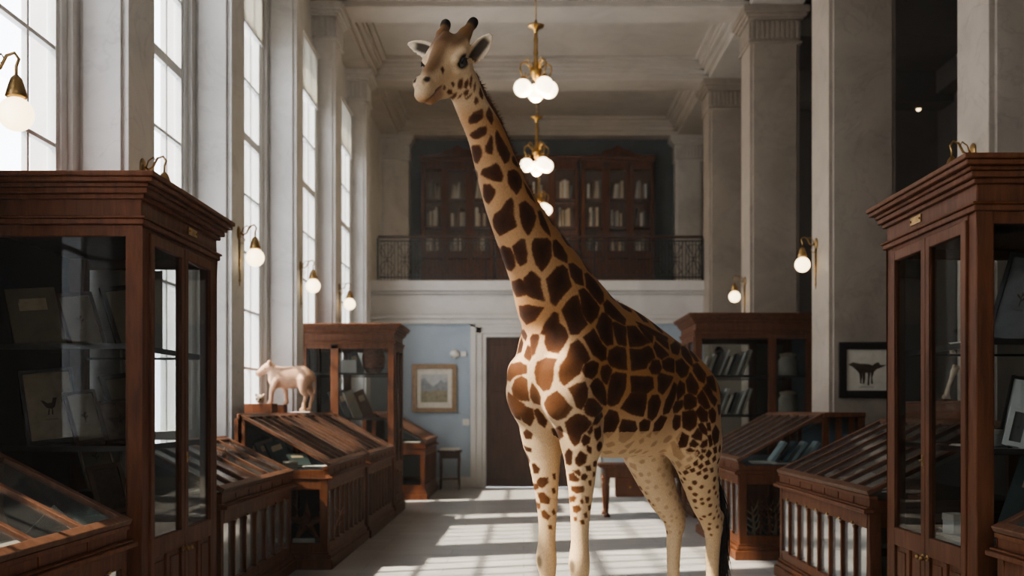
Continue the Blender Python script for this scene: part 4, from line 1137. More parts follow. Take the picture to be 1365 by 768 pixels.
def slope_case(xf, y0, L, D, sgn, label, h1=1.0, d1=.85, h2=1.5, ribs=6, posts=8, m='mahog2', lining='bluegrey'):
    """low sloping-lid case on a glazed base"""
    t = empty('table_case', (xf, y0, 0), 0, label, 'display case', 'low sloping display cases')
    W = M[m]; nb = lambda: MB(sgn)
    p = nb(); p.box(-.05, D, -.03, L+.03, 0, .10); p.box(-.03, D, -.018, L+.018, .10, .145); p.box(-.012, D, -.008, L+.008, .145, .17); p.build('plinth', W, t, .01)
    zr = h1-.20
    f = nb()
    for y in (0, L-.075): f.box(0, .075, y, y+.075, .17, zr+.06); f.box(D-.075, D, y, y+.075, .17, h2-.03)
    f.box(.0, .06, .075, L-.075, .17, .25); f.box(.0, .06, .075, L-.075, zr-.06, zr+.06)
    for y in (0, L-.05):
        f.box(.075, D-.075, y, y+.05, .17, .26); f.box(.075, D-.075, y, y+.05, zr-.05, zr+.06)
    f.box(0, D, 0, L, zr+.06, zr+.10)
    f.build('frame', W, t, .006)
    n = posts
    for i in range(1, n):
        y = .0375+(L-.075)*i/n
        q = nb(); q.box(-.006, .030, y-.016, y+.016, .25, zr-.06); q.box(-.011, .02, y-.021, y+.021, zr-.085, zr-.06); q.box(-.011, .02, y-.021, y+.021, .25, .275)
        q.build('post', W, t, .004)
        b = nb(); b.ball((-.018, y, zr-.045), .012, 8, 6); b.build('knob', M['old_brass'], t)
    a = nb(); a.box(-.055, .02, -.03, L+.03, zr+.055, zr+.085); a.box(-.035, .02, -.02, L+.02, zr+.085, zr+.10); a.build('ledge', W, t, .009)
    u = nb(); u.box(0, .05, 0, L, zr+.10, h1-.02); u.box(-.012, .05, -.01, L+.01, h1-.045, h1-.02)
    for i in range(ribs+1):
        y = L*i/ribs; u.box(-.006, .0, max(0, y-.004), min(L, y+.004), zr+.10, h1-.045)
    # end gables and the upright back box
    for y in (0, L-.04):
        u.box(.05, D, y, y+.04, zr+.10, zr+.15)
        u.box(d1-.02, d1+.05, y, y+.04, zr+.15, h2-.03)
        for x in (d1+(D-d1)*.36, d1+(D-d1)*.68):
            if D-d1 > .3: u.box(x-.03, x+.03, y, y+.04, zr+.15, h2-.03)
    u.box(d1-.02, d1+.02, 0, L, h2-.10, h2-.03)
    u.build('upper_frame', W, t, .005)
    tp = nb(); tp.box(d1-.01, D+.0, -.03, L+.03, h2-.03, h2+.02); tp.build('back_shelf', W, t, .008)
    # sloping lid
    sl = Vector((d1, 0, h2-h1)); ln = sl.length; sl.normalize(); nn = Vector((-sl.z, 0, sl.x))
    o = Vector((-.015, 0, h1-.018)); ln += .01
    lid = nb()
    def bar(s0, s1, ya, yb, th=.028, lift=0):
        c = o+sl*((s0+s1)/2)+nn*(lift+th/2)+Vector((0, (ya+yb)/2, 0))
        lid.obox(c, sl*((s1-s0)/2), Vector((0, (yb-ya)/2, 0)), nn*(th/2))
    bar(0, .06, -.01, L+.01, .036); bar(ln-.05, ln, -.01, L+.01, .030)
    for i in range(ribs+1):
        y = L*i/ribs; wv = .024 if 0 < i < ribs else .034
        bar(.05, ln-.04, min(max(y-wv, -.01), L+.01-2*wv), min(max(y-wv, -.01), L+.01-2*wv)+2*wv, .032)
    ld = lid.build('lid', M['lid_wood'], t, .005)
    gp_ = nb(); gp_.obox(o+sl*(ln/2)+nn*.012+Vector((0, L/2, 0)), sl*(ln/2-.03), Vector((0, L/2-.01, 0)), nn*.002); gp_.build('lid_pane', M['lid_glass'], ld)
    g = nb(); g.box(.020, .024, .075, L-.075, .25, zr-.06); g.build('front_pane', M['panel_glass'], t)
    for y in (.022, L-.022):
        g = nb(); g.box(.075, D-.075, y-.002, y+.002, .26, zr-.05); g.build('end_pane', M['glass'], t)
        g = nb(); g.prism([(.05, zr+.13), (d1-.0, zr+.13), (d1-.0, h2-.06), (.05, h1-.02)], 'y', y-.002, y+.002); g.build('gable_pane', M['glass'], t)
    dk = nb(); dk.box(.03, D-.01, .02, L-.02, .175, .19); dk.box(.05, D-.02, .03, L-.03, zr+.115, zr+.155); dk.build('deck', M[lining], t)
    bk = nb(); bk.box(D-.03, D-.005, .02, L-.02, .19, h2-.03); bk.build('back_panel', M[lining], t)
    return t
# near pair first
tall_cabinet(-2.28, 6.27, 1.53, 1.06, -1, 'nearest dark mahogany glass cabinet on the left, full of leaning framed prints')
tall_cabinet(2.52, 5.84, 1.45, 1.08, 1, 'nearest glass cabinet on the right with white cards and boxes inside', m='mahog2', lining='dim_plaster')
tall_cabinet(-1.92, 15.55, 1.13, 1.42, -1, 'farther mahogany glass cabinet on the window side, behind the calf figure', m='mahog2', H=2.86, end_posts=(.88,), lining='bluegrey', plate=False, shelves=(1.45, 2.12))
tall_cabinet(2.52, 15.4, 1.38, 1.75, 1, 'chestnut glass cabinet behind the giraffe rump holding rows of leaning books', m='mahog2', end_posts=(1.13,), lining='bluegrey', plate=False, shelves=(1.50, 2.08))
slope_case(-2.28, 3.82, 2.22, .78, -1, 'nearest sloping glass case on the left, white papers under its lid', .95, .74, 1.33, 4, 8, m='mahog')
slope_case(-2.30, 7.98, 2.42, .69, -1, 'sloping glass case on the left directly beyond the nearest tall cabinet', .975, .66, 1.31, 6, 7, m='mahog2')
slope_case(-1.95, 10.46, 2.45, .90, -1, 'sloping glass case below the calf figure, red starfish behind its end glass', 1.04, .88, 1.53, 7, 8)
slope_case(-1.93, 13.0, 2.42, .92, -1, 'sloping glass case standing against the farther left cabinet', 1.04, .88, 1.53, 6, 8)
slope_case(-1.73, 18.4, 2.4, 1.1, -1, 'farthest sloping case on the left, under the framed landscape', 1.04, .88, 1.53, 6, 7, m='mahog', lining='navy')
slope_case(2.56, 3.40, 2.28, .95, 1, 'nearest case on the right, only its wooden corner in view', .95, .74, 1.33, 4, 8)
slope_case(2.46, 7.45, 2.64, 1.15, 1, 'broad sloping case on the right with pale panels below, beside the nearest right cabinet', 1.0, 1.0, 1.49, 7, 8, m='mahog2', lining='dim_plaster')
slope_case(2.28, 11.1, 2.5, 1.33, 1, 'sloping case right of the giraffe tail with leaning blue books under the lid', 1.05, .90, 1.54, 6, 8)
# low cupboard along the window wall that carries the calf
lc = empty('low_cupboard', (-2.90, 11.36, 0), 0, 'low wooden cupboard with small blue panes under the window, carrying the calf figure', 'cupboard')
b = MB(-1); b.box(0, .46, 0, 2.45, 0, .12)
for y in (0, .8, 1.6, 2.37): b.box(0, .08, y, y+.08, .12, 1.50)
for z0, z1 in ((.12, .22), (.95, 1.05), (1.42, 1.50)):
    b.box(0, .06, 0, 2.45, z0, z1); b.box(0, .46, 0, .05, z0, z1)
for x in (.2, .41): b.box(x, x+.08, 0, .05, .12, 1.5)
b.build('frame', M['mahog2'], lc, .005)
b = MB(-1); b.box(0, .46, -.03, 2.47, 1.50, 1.55); b.build('top', M['mahog2'], lc, .008)
b = MB(-1); b.box(.03, .04, .08, 2.37, .2, 1.45); b.box(.06, .45, .02, .03, .2, 1.45); b.build('panel', M['bluegrey'], lc)
b = MB(-1); b.box(.012, .016, .08, 2.37, .2, 1.45); b.box(.06, .45, .006, .01, .2, 1.45); b.build('pane', M['glass'], lc)
# ---------------------------------------------------------------- LAMPS
def globe_light(loc, e, r=.08):
    l = bpy.data.lights.new('lamp', 'POINT'); l.energy = e; l.color = (1, .74, .42); l.shadow_soft_size = r
    o = bpy.data.objects.new('lamp', l); COL.objects.link(o); o.location = loc
def sconce(x, y, z, sgn, label, ext=0):
    """wall bracket; sgn = direction from the wall into the hall"""
    t = empty('wall_sconce', (x, y, z), 0, label, 'wall light', 'globe wall lights on the piers')
    nb = lambda: MB(sgn, (sgn*ext, 0, 0)); B = M['old_brass']
    b = nb(); b.ball((.006, 0, .26), .055, 16, 10, (.35, 1, 1.3)); b.tube([(.012, 0, .20), (.014, 0, -.22), (.012, 0, -.30)], [.012, .008, .004], 8); b.ball((.014, 0, -.24), .014, 10, 8); b.v = [(v[0]-sgn*ext, v[1], v[2]) for v in b.v]; b.build('backplate', B, t)
    a = nb(); a.tube([(.01, 0, .27), (.05, 0, .24), (.085, 0, .26), (.12, 0, .33), (.165, 0, .345), (.19, 0, .31), (.175, 0, .27), (.175, 0, .21)], .009, 8)
    a.tube([(.03, 0, .25), (.05, 0, .31), (.09, 0, .34), (.11, 0, .31), (.09, 0, .285)], .006, 6); a.tube([(.015, 0, .16), (.05, 0, .15), (.07, 0, .19), (.05, 0, .21)], .005, 6)
    if ext: a.tube([(-ext, 0, .27), (.02, 0, .265)], .009, 8)
    a.build('arm', B, t)
    c = nb(); c.lathe([(.012, .22), (.03, .20), (.042, .165), (.052, .13), (.060, .10), (.050, .092)], (.175, 0, 0), 18); c.build('gallery', B, t)
    g = nb(); g.ball((.175, 0, 0), .096, 24, 16); tag(g.build('globe', M['globe'], t), 'lit milk glass globe')
    return t
SZ = 3.24
sconce(P0X, 5.90, SZ+.015, 1, 'lit globe wall light at the upper left, above the nearest left cabinet', .045)
sconce(-3.0, 8.26, SZ, 1, 'wall light hidden behind the cornice of the nearest left cabinet, only its bracket tip showing')
sconce(-3.0, 11.05, SZ-.05, 1, 'lit globe wall light beside the right end of the nearest left cabinet cornice')
sconce(-3.0, 14.1, SZ+.01, 1, 'lit globe wall light above the calf figure')
sconce(-3.0, 17.05, SZ+.06, 1, 'smallest lit globe wall light on the window side, above the farther left cabinet')
sconce(3.64, 8.5, 3.42, -1, 'wall light hidden behind the top of the nearest right cabinet')
sconce(3.64, 13.05, 3.39, -1, 'lit globe wall light above the dark framed animal print')
sconce(3.64, 17.25, 3.44, -1, 'lit globe wall light above the right cabinet behind the giraffe rump')
def chandelier(x, y, z, label):
    t = empty('chandelier', (x, y, z), 0, label, 'chandelier', 'brass chandeliers hanging in a row'); B = M['brass']
    top = ZC-z-.02
    MB().tube([(0, 0, .95), (0, 0, top)], .009, 8).build('rod', M['old_brass'], t)
    MB().lathe([(.02, .76), (.03, .80), (.045, .83), (.11, .855), (.115, .875), (.03, .885), (.015, .95)], n=20).build('upper_dish', B, t)
    MB().lathe([(.01, .10), (.045, .13), (.06, .18), (.085, .22), (.075, .27), (.04, .31), (.05, .34), (.028, .38), (.024, .46), (.034, .50), (.022, .54), (.024, .64), (.033, .68), (.022, .72), (.022, .78)], n=20).build('stem', B, t)
    angs = [190, 12, 308, 90]
    for k, a in enumerate(angs):
        a = R(a); c, s = math.cos(a), math.sin(a)
        P = lambda r, zz: (r*c, r*s, zz)
        m = MB(); m.tube([P(.05, .22), P(.10, .32), P(.16, .36), P(.215, .33), P(.225, .26), P(.20, .20), P(.185, .13)], .010, 8)
        m.tube([P(.06, .28), P(.09, .40), P(.13, .42), P(.15, .38), P(.12, .36)], .007, 6); m.tube([P(.10, .20), P(.13, .15), P(.16, .18), P(.14, .22)], .006, 6)
        m.build('arm', B, t)
        m = MB(); m.lathe([(.015, .16), (.04, .14), (.06, .10), (.055, .085)], (.185*c, .185*s, 0), 16); m.build('gallery', B, t)
        g = MB(); g.ball((.185*c, .185*s, 0), .125, 24, 16); tag(g.build('globe', M['globe_far'], t), 'lit milk glass globe')
    g = MB(); g.ball((0, 0, -.09), .10, 20, 14); tag(g.build('globe', M['globe_far'], t), 'lower central lit globe')
    globe_light((x, y, z-.30), 28)
chandelier(.17, 14.6, 6.05, 'nearest brass chandelier with a cluster of lit globes, right of the giraffe head')
chandelier(.235, 19.0, 6.0, 'second brass chandelier, hanging beyond the nearest one in front of the gallery bookcases')
chandelier(.33, 23.2, 6.0, 'farthest chandelier, mostly hidden behind the giraffe neck')
# ---------------------------------------------------------------- GALLERY BOOKCASES
def gallery_bookcase(x0, x1, doors, crest, label):
    w = x1-x0; t = empty('gallery_bookcase', ((x0+x1)/2, YW-.01, 4.19), 0, label, 'bookcase', 'bookcases on the gallery')
    H = 3.25; d = .45; h = w/2; Wm = M['mahog']
    f = MB(); f.box(-h, h, -d, 0, 0, .12); f.box(-h, h, -.03, 0, .12, H); f.box(-h, -h+.07, -d, 0, .12, H); f.box(h-.07, h, -d, 0, .12, H)
    f.box(-h, h, -d, 0, H-.15, H); f.box(-h, h, -d, 0, .95, 1.05)
    for k in range(1, doors): x = -h+w*k/doors; f.box(x-.06, x+.06, -d, -d+.06, .12, H)
    f.build('frame', Wm, t, .006)
    c = MB(); c.box(-h-.01, h+.01, -d-.05, 0, H, H+.05); c.box(-h-.02, h+.02, -d-.09, 0, H+.05, H+.11)
    if crest:
        c.prism([(-.62, H+.11), (-.58, H+.16), (-.42, H+.17), (-.30, H+.26), (-.12, H+.30), (0, H+.38), (.12, H+.30), (.30, H+.26), (.42, H+.17), (.58, H+.16), (.62, H+.11)], 'y', -d+.02, -d+.10)
    c.build('cornice', Wm, t, .008)
    for z in (1.05, 1.72, 2.38):
        MB().box(-h+.07, h-.07, -d+.06, -.03, z-.03, z).build('shelf', Wm, t)
    for k in range(doors):
        a = -h+w*k/doors+.03; b = -h+w*(k+1)/doors-.03
        dr = MB(); dr.box(a, a+.06, -d-.02, -d, 1.05, H-.12); dr.box(b-.06, b, -d-.02, -d, 1.05, H-.12); dr.box(a, b, -d-.02, -d, 1.05, 1.13); dr.box(a, b, -d-.02, -d, H-.20, H-.12)
        dr.box(a, b, -d-.02, -d, .14, .93)
        dd = dr.build('door', Wm, t, .004); MB().box(a+.06, b-.06, -d-.012, -d-.008, 1.1, H-.2).build('door_pane', M['window_glass'], dd)
        for z in (1.05, 1.72, 2.38):
            yield t, ((x0+x1)/2+a+.10, (x0+x1)/2+b-.10, z+4.19, k)
BOOKM = ['book2', 'book3', 'white', 'paper', 'book4', 'bone']
_rb = random.Random(11)
def book(x, y, z, t, h, d, m, label, group, rz=0, lean=0, tilt=0):
    """upright book, spine towards -y; (x, y) = middle of the lower spine edge"""
    e = empty('book', (x, y, z), 0, label, 'book', group); e.rotation_euler = (tilt, lean, rz)
    b = MB(); b.box(-t/2, -t/2+.004, 0, d, 0, h); b.box(t/2-.004, t/2, 0, d, 0, h); b.box(-t/2, t/2, -.004, .004, 0, h); b.build('cover', M[m], e, .002)
    b = MB(); b.box(-t/2+.004, t/2-.004, .004, d-.006, .004, h-.006); b.build('pages', M['paper'], e)
    return e
gal = ['left gallery bookcase with a carved crest, behind the giraffe neck', 'middle gallery bookcase, plain topped, behind the second chandelier', 'right gallery bookcase with a carved crest']
names = ['left', 'middle', 'right']
colw = {'white': 'white', 'paper': 'cream', 'bone': 'tan', 'book1': 'dark green', 'book2': 'grey', 'book3': 'brown', 'book4': 'pale', 'book5': 'blue'}
for gi, (x0, x1, n, cr) in enumerate(((-2.42, -.70, 3, True), (-.64, 1.30, 3, False), (1.36, 3.08, 3, True))):
    for t, (a, b, z, k) in gallery_bookcase(x0, x1, n, cr, gal[gi]):
        sh = {0: 'lowest', 1: 'middle', 2: 'top'}[int((z-5.24)/.6)]
        x = a; cnt = 0
        run = _rb.choice((.75, .9, .97))*(b-a)
        while x < a+run:
            tt = _rb.uniform(.035, .07)
            mm = _rb.choice(BOOKM)
            book(x+tt/2, YW-.40, z, tt, _rb.uniform(.30, .46), .22, mm, 'small book on the %s shelf behind pane %s of the %s gallery bookcase' % (sh, ('one', 'two', 'three')[k], names[gi]),
                 'books in the %s gallery bookcase, %s shelf, pane %s' % (names[gi], sh, ('one', 'two', 'three')[k]), lean=_rb.choice((0, 0, 0, .12)))
            x += tt+_rb.choice((.004, .004, .03))
# ---------------------------------------------------------------- PICTURES
MOTIF = {
 'bird': [[(-.05, .08), (-.15, .16), (-.22, .17), (-.19, .13), (-.14, .03), (-.08, -.05), (.04, -.08), (.12, -.03), (.16, .10), (.20, .22), (.10, .22), (.06, .09)], [(-.04, -.07), (-.02, -.07), (-.05, -.24), (-.08, -.24)], [(.04, -.08), (.06, -.07), (.05, -.24), (.02, -.24)]],
 'hound': [[(-.40, .12), (-.30, .17), (-.16, .14), (.05, .13), (.13, .10), (.20, .15), (.26, .17), (.30, .11), (.44, .11), (.30, .05), (.22, .02), (.16, -.04), (.14, -.12), (.10, -.05), (.02, -.06), (-.08, -.05), (-.12, -.12), (-.20, -.02), (-.30, .07)],
           [(-.16, -.02), (-.10, -.04), (-.09, -.14), (-.12, -.26), (-.09, -.29), (-.14, -.29), (-.15, -.14)], [(-.09, -.04), (-.03, -.05), (-.03, -.18), (-.05, -.30), (-.08, -.30)],
           [(.03, -.05), (.09, -.05), (.06, -.18), (.06, -.33), (.02, -.33), (.03, -.18)], [(.10, -.05), (.16, -.05), (.12, -.16), (.14, -.30), (.10, -.30)]],
 'plant': [[(-.01, -.25), (.01, -.25), (.015, .22), (-.005, .22)], [(0, -.1), (.14, .02), (.16, .10), (.06, .03)], [(0, -.02), (-.14, .08), (-.15, .17), (-.05, .10)], [(0, .08), (.10, .16), (.10, .24), (.03, .18)]],
 'land': []}
def framed(name, x, y, z, w, h, fm, label, cat, group=None, rz=0, lean=0, fw=.03, mat_w=.05, motif='bird', paper='paper', dz=.022, roll=0):
    """standing or hung frame, front towards local -y, foot at the empty"""
    e = empty(name, (x, y, z), 0, label, cat, group); e.rotation_euler = (-lean, roll, rz)
    f = MB(); a = w/2
    f.box(-a, -a+fw, -dz, 0, 0, h); f.box(a-fw, a, -dz, 0, 0, h); f.box(-a+fw, a-fw, -dz, 0, 0, fw); f.box(-a+fw, a-fw, -dz, 0, h-fw, h)
    f.box(-a+.004, a-.004, -.006, 0, .004, h-.004)
    f.build('frame', M[fm], e, .004)
    p = MB(); p.box(-a+fw, a-fw, -.009, -.006, fw, h-fw); p.build('mount', M[paper], e)
    if motif and motif != 'land':
        sc = min((w-2*fw-2*mat_w)/.9, (h-2*fw-2*mat_w)/.62)
        q = MB()
        for poly in MOTIF[motif]: q.prism([(u*sc, h/2+v*sc) for u, v in poly], 'y', -.0105, -.009)
        for k in range(3): q.box(-.16*sc, .16*sc, -.0100, -.009, h/2-(.36+.012*k)*sc, h/2-(.357+.012*k)*sc)
        q.build('print', M['ink'], e)
    return e
# hung pictures
framed('framed_print', 4.075, 12.49, 1.73, .66, .66, 'black_frame', 'dark framed print of a brown running animal hung on the right pier', 'picture', fw=.085, mat_w=.0, motif='hound', paper='paper', dz=.03)
lp = framed('framed_painting', -1.81, YB-.005, 1.53, .90, .97, 'gilt', 'gilt framed mountain landscape hanging on the pale blue far wall', 'painting', fw=.085, motif='land', dz=.05)
a_, h_ = .27, .97
sky = plain('painted_sky', (.44, .45, .44, 1), .8, var=.12, vscale=7, stretch=(1, 1, 2)); hil = plain('painted_hills', (.25, .265, .275, 1), .8, var=.3, vscale=10); fld = plain('painted_meadow', (.27, .245, .165, 1), .8, var=.3, vscale=14)
q = MB(); q.box(-a_, a_, -.012, -.009, .20, h_-.20); q.build('painted_sky', sky, lp)
q = MB(); q.prism([(-a_, .40), (-a_, .66), (-.20, .70), (-.12, .60), (-.02, .52), (.06, .58), (.14, .66), (.20, .60), (a_, .64), (a_, .40)], 'y', -.0135, -.012); q.build('painted_hills', hil, lp)
q = MB(); q.prism([(-a_, .20), (-a_, .44), (-.1, .42), (.05, .45), (a_, .43), (a_, .20)], 'y', -.015, -.0135); q.build('painted_meadow', fld, lp)
# wall fittings by the door
e = empty('wall_switch', (-1.17, YB-.002, 1.26), 0, 'small cream switch plate on the blue wall beside the door casing', 'switch')
MB().box(-.07, .07, -.012, 0, 0, .13).build('plate', M['white'], e, .004); MB().box(-.015, .015, -.022, -.01, .04, .09).build('rocker', M['paper'], e, .003)
e = empty('alarm_bell', (-1.40, YB-.002, 2.61), 0, 'white alarm box and round bell on the blue wall near the door casing', 'alarm')
b = MB(); b.lathe([(.09, 0), (.095, .03), (.07, .07), (.02, .09), (.0, .09)], n=20); b.v = [(v[0], -v[2], v[1]+.1) for v in b.v]; b.build('bell', M['white'], e)
MB().box(.13, .24, -.05, 0, .05, .15).build('box', M['white'], e, .006)
# small stand with papers, and the table behind the giraffe
e = empty('side_stand', (-1.46, 20.85, 0), 0, 'small dark wooden stand with a drawer front, left of the far door', 'stand')
MB().box(-.24, .24, -.18, .18, .74, .78).build('top', M['darkwood'], e, .008); MB().box(-.20, .20, -.15, .15, .62, .74).build('apron', M['darkwood'], e, .004)
for sx in (-1, 1):
    for sy in (-1, 1): MB().tube([(sx*.18, sy*.13, .62), (sx*.17, sy*.12, .35), (sx*.19, sy*.14, 0)], [.026, .018, .014], 8).build('leg', M['darkwood'], e)
MB().box(-.19, .19, -.13, .13, .20, .22).build('lower_shelf', M['darkwood'], e)
e = empty('paper_sheets', (-1.46, 20.82, .7805), .05, 'white sheets of paper lying on the small stand by the door', 'papers')
MB().box(-.20, .18, -.15, .11, 0, .025).build('sheet', M['white'], e); MB().box(-.16, .20, -.14, .14, .025, .04).build('sheet', M['paper'], e)
e = empty('side_table', (1.80, 15.75, 0), 0, 'reddish wooden table with turned legs standing behind the giraffe belly', 'table')
MB().box(-.68, .68, -.32, .32, .73, .78).build('top', M['mahog2'], e, .01); MB().box(-.60, .60, -.27, .27, .58, .73).build('apron', M['mahog2'], e, .005)
d = MB().box(-.44, -.02, -.285, -.10, .30, .585).build('drawer', M['mahog'], e, .006); MB().ball((-.23, -.30, .45), .018, 10, 8).build('knob', M['brass'], d)
for sx in (-1, 1):
    for sy in (-1, 1): MB().lathe([(.045, .60), (.045, .52), (.03, .49), (.042, .44), (.036, .30), (.026, .12), (.022, .06), (.04, .035), (.045, 0)], (sx*.57, sy*.24, 0), 14).build('leg', M['mahog2'], e)
# ---------------------------------------------------------------- WHAT THE CASES HOLD
def paper_stack(x, y, z, w, d, n, rz, label, group=None, cat='papers', mats=('white', 'paper')):
    e = empty('paper_stack', (x, y, z), rz, label, cat, group); r = random.Random(int(x*100)+n)
    for k in range(n):
        b = MB(); a = r.uniform(-.12, .12); c, s = math.cos(a), math.sin(a); ox, oy = r.uniform(-.015, .015), r.uniform(-.015, .015)
        b.obox((ox, oy, .003+k*.006), (w/2*c, w/2*s, 0), (-d/2*s, d/2*c, 0), (0, 0, .0027)); b.build('sheet', M[mats[k % len(mats)]], e)
    return e
def card(x, y, z, w, h, rz, label, group=None, mm='white'):
    """small folded label card standing on its edge"""
    e = empty('label_card', (x, y, z), rz, label, 'card', group)
    MB().prism([(-.03, 0), (.0, h), (.003, h), (-.026, 0)], 'x', -w/2, w/2).build('front_face', M[mm], e)
    MB().prism([(.03, 0), (.003, h), (.0, h), (.027, 0)], 'x', -w/2, w/2).build('back_face', M[mm], e)
    return e
def tome(x, y, z, w, h, t, m, label, group=None, rz=0, lean=0, roll=0, cat='book'):
    """book shown face-on, leaning back; front towards local -y"""
    e = empty('book', (x, y, z), 0, label, cat, group); e.rotation_euler = (-lean, roll, rz)
    b = MB(); b.box(-w/2, w/2, -t, -t+.005, 0, h); b.box(-w/2, w/2, -.005, 0, 0, h); b.box(-w/2, -w/2+.005, -t, 0, 0, h); b.build('cover', M[m], e, .002)
    MB().box(-w/2+.005, w/2-.005, -t+.005, -.005, .005, h-.005).build('pages', M['paper'], e)
    MB().box(-w*.28, w*.28, -t-.0015, -t, h*.62, h*.82).build('title_label', M['tan_paper'], e)
    return e
GL = 'framed prints in the nearest left cabinet'
F1 = R(48)
Z1, Z2, Z0 = 1.373, 1.993, .766
TP = 'shaded_paper'
# middle shelf
framed('framed_print', -3.10, 6.95, Z1, .34, .50, 'black_frame', 'dark framed etching of a standing bird leaning in the left cabinet', 'picture', GL, F1-.25, .20, fw=.025, mat_w=.035, motif='bird', paper='tan_paper', roll=-.10)
framed('framed_print', -2.86, 6.95, Z1, .22, .36, 'darkwood', 'small brown framed print right of the bird etching', 'picture', GL, F1, .32, fw=.022, mat_w=.02, motif='plant', paper=TP, roll=-.12)
framed('framed_print', -2.72, 7.12, Z1, .24, .30, 'darkwood', 'small reddish print leaning before the tall black frame on the middle shelf', 'picture', GL, F1, .34, fw=.02, mat_w=.01, motif='hound', paper='shaded_paper2', roll=-.10)
framed('framed_print', -2.74, 7.45, Z1, .30, .50, 'black_frame', 'tall black frame leaning at the door end of the middle shelf, left cabinet', 'picture', GL, F1+.2, .34, fw=.035, mat_w=.03, motif='plant', paper=TP, roll=-.12)
# top shelf
MBd = MB().box(-.15, .15, -.01, 0, 0, .62); e = MBd.build('mount_board', M['shaded_paper3'], None, .003); e.location = (-2.80, 7.70, Z2); e.rotation_euler = (0, 0, .10); tag(e, 'plain cream board standing upright on the top shelf of the left cabinet', 'board')
framed('framed_print', -2.62, 7.1, Z2, .26, .46, 'black_frame', 'black frame tilted before the cream board, top shelf of the left cabinet', 'picture', GL, F1, .30, fw=.03, mat_w=.03, motif=None, paper=TP, roll=-.16)
framed('framed_print', -2.88, 6.95, Z2, .26, .40, 'darkwood', 'brown frame leaning in the middle of the top shelf, left cabinet', 'picture', GL, F1, .34, fw=.025, mat_w=.03, motif='plant', paper=TP, roll=-.14)
framed('framed_print', -2.72, 7.25, Z2, .18, .30, 'black_frame', 'small black frame between the brown frame and the cream board', 'picture', GL, F1, .30, fw=.022, mat_w=.02, motif='bird', paper=TP, roll=-.12)
framed('framed_print', -3.12, 7.2, Z2, .26, .36, 'darkwood', 'dim brown framed print at the back of the top shelf, left cabinet', 'picture', GL, F1-.1, .30, fw=.025, mat_w=.02, motif='hound', paper=TP, roll=-.12)
tome(-3.09, 6.72, Z2, .30, .40, .012, 'shaded_paper', 'pale mounted sheet leaning at the far left of the top shelf, left cabinet', None, F1-.2, .28, -.12, 'print')
# bottom
framed('framed_print', -2.86, 7.15, Z0+.28, .22, .46, 'tan_paper', 'tall pale print of a plant on the bottom of the left cabinet', 'picture', GL, F1, .28, fw=.012, mat_w=.03, motif='plant', paper=TP, roll=-.12)
framed('framed_print', -2.68, 6.9, Z0+.14, .24, .34, 'book3', 'brown mounted photograph leaning lowest in the left cabinet', 'picture', GL, F1, .32, fw=.03, mat_w=.01, motif=None, paper='ink', roll=-.12)
for x, y, h, w in ((-2.86, 7.15, .28, .34), (-2.68, 6.9, .14, .30)):
    tag(MB().box(-w/2, w/2, -.14, .14, 0, h).build('riser_block', M['black_frame'], None, .004, (x, y, Z0)), 'black riser block under the %s in the left cabinet' % ('tall pale print' if h > .2 else 'lowest brown photograph'), 'block')
# left near case: papers, grey folded booklet
LD = .95-.045
paper_stack(-2.56, 5.22, LD, .30, .42, 3, .3, 'white papers spread under the lid of the nearest left case')
paper_stack(-2.64, 4.86, LD, .30, .36, 3, -.2, 'second pile of white papers in the nearest left case, closer to the frame edge')
e = empty('folded_booklet', (-2.55, 5.72, LD), .35, 'grey folded booklet standing open in the nearest left case', 'booklet')
MB().prism([(-.17, 0), (-.02, .16), (-.016, .16), (-.164, 0)], 'y', -.15, .15).build('front_leaf', M['book2'], e); MB().prism([(.13, 0), (-.02, .16), (-.016, .16), (.136, 0)], 'y', -.15, .15).build('back_leaf', M['white'], e)
tome(-2.72, 5.35, LD, .22, .30, .03, 'book3', 'dark brown book leaning at the back of the nearest left case', None, R(60), .45)
# second left case
for k, (x, y, mm) in enumerate(((-2.55, 8.5, 'book4'), (-2.6, 9.0, 'book2'), (-2.52, 9.5, 'book4'), (-2.6, 9.95, 'book3'))):
    paper_stack(x, y, .975-.045, .24, .30, 2, .2*k, 'print %s in the sloping case beyond the nearest left cabinet' % ('nearest to the viewer', 'second from the viewer', 'third from the viewer', 'farthest from the viewer')[k], 'prints laid out in the second left case', 'print', (mm, 'paper'))
# case B: books and papers, lower starfish
BD = 1.04-.045
GB = 'books leaning in the case below the calf'
for k, (x, y, mm, lb) in enumerate(((-2.70, 10.95, 'book1', 'dark green book leaning farthest left in the case below the calf'), (-2.58, 10.85, 'book2', 'grey book leaning second in the case below the calf'), (-2.46, 10.80, 'book1', 'third leaning dark book in the case below the calf, nearest the papers'))):
    tome(x, y, BD, .20, .30, .035, mm, lb, GB, R(35), .40, -.30)
tome(-2.28, 10.72, BD, .22, .20, .04, 'book1', 'low dark book lying tilted beside the white papers, case below the calf', None, R(30), 1.0, 0)
paper_stack(-2.12, 10.72, BD, .26, .30, 4, .25, 'white and pale blue papers at the front of the case below the calf', mats=('white', 'book5', 'white'))
e = empty('round_box', (-2.36, 10.62, BD), 0, 'small round cream box in the case below the calf', 'box'); MB().lathe([(.07, 0), (.07, .05), (.074, .05), (.074, .075), (.0, .075)], n=20).build('body', M['book4'], e)
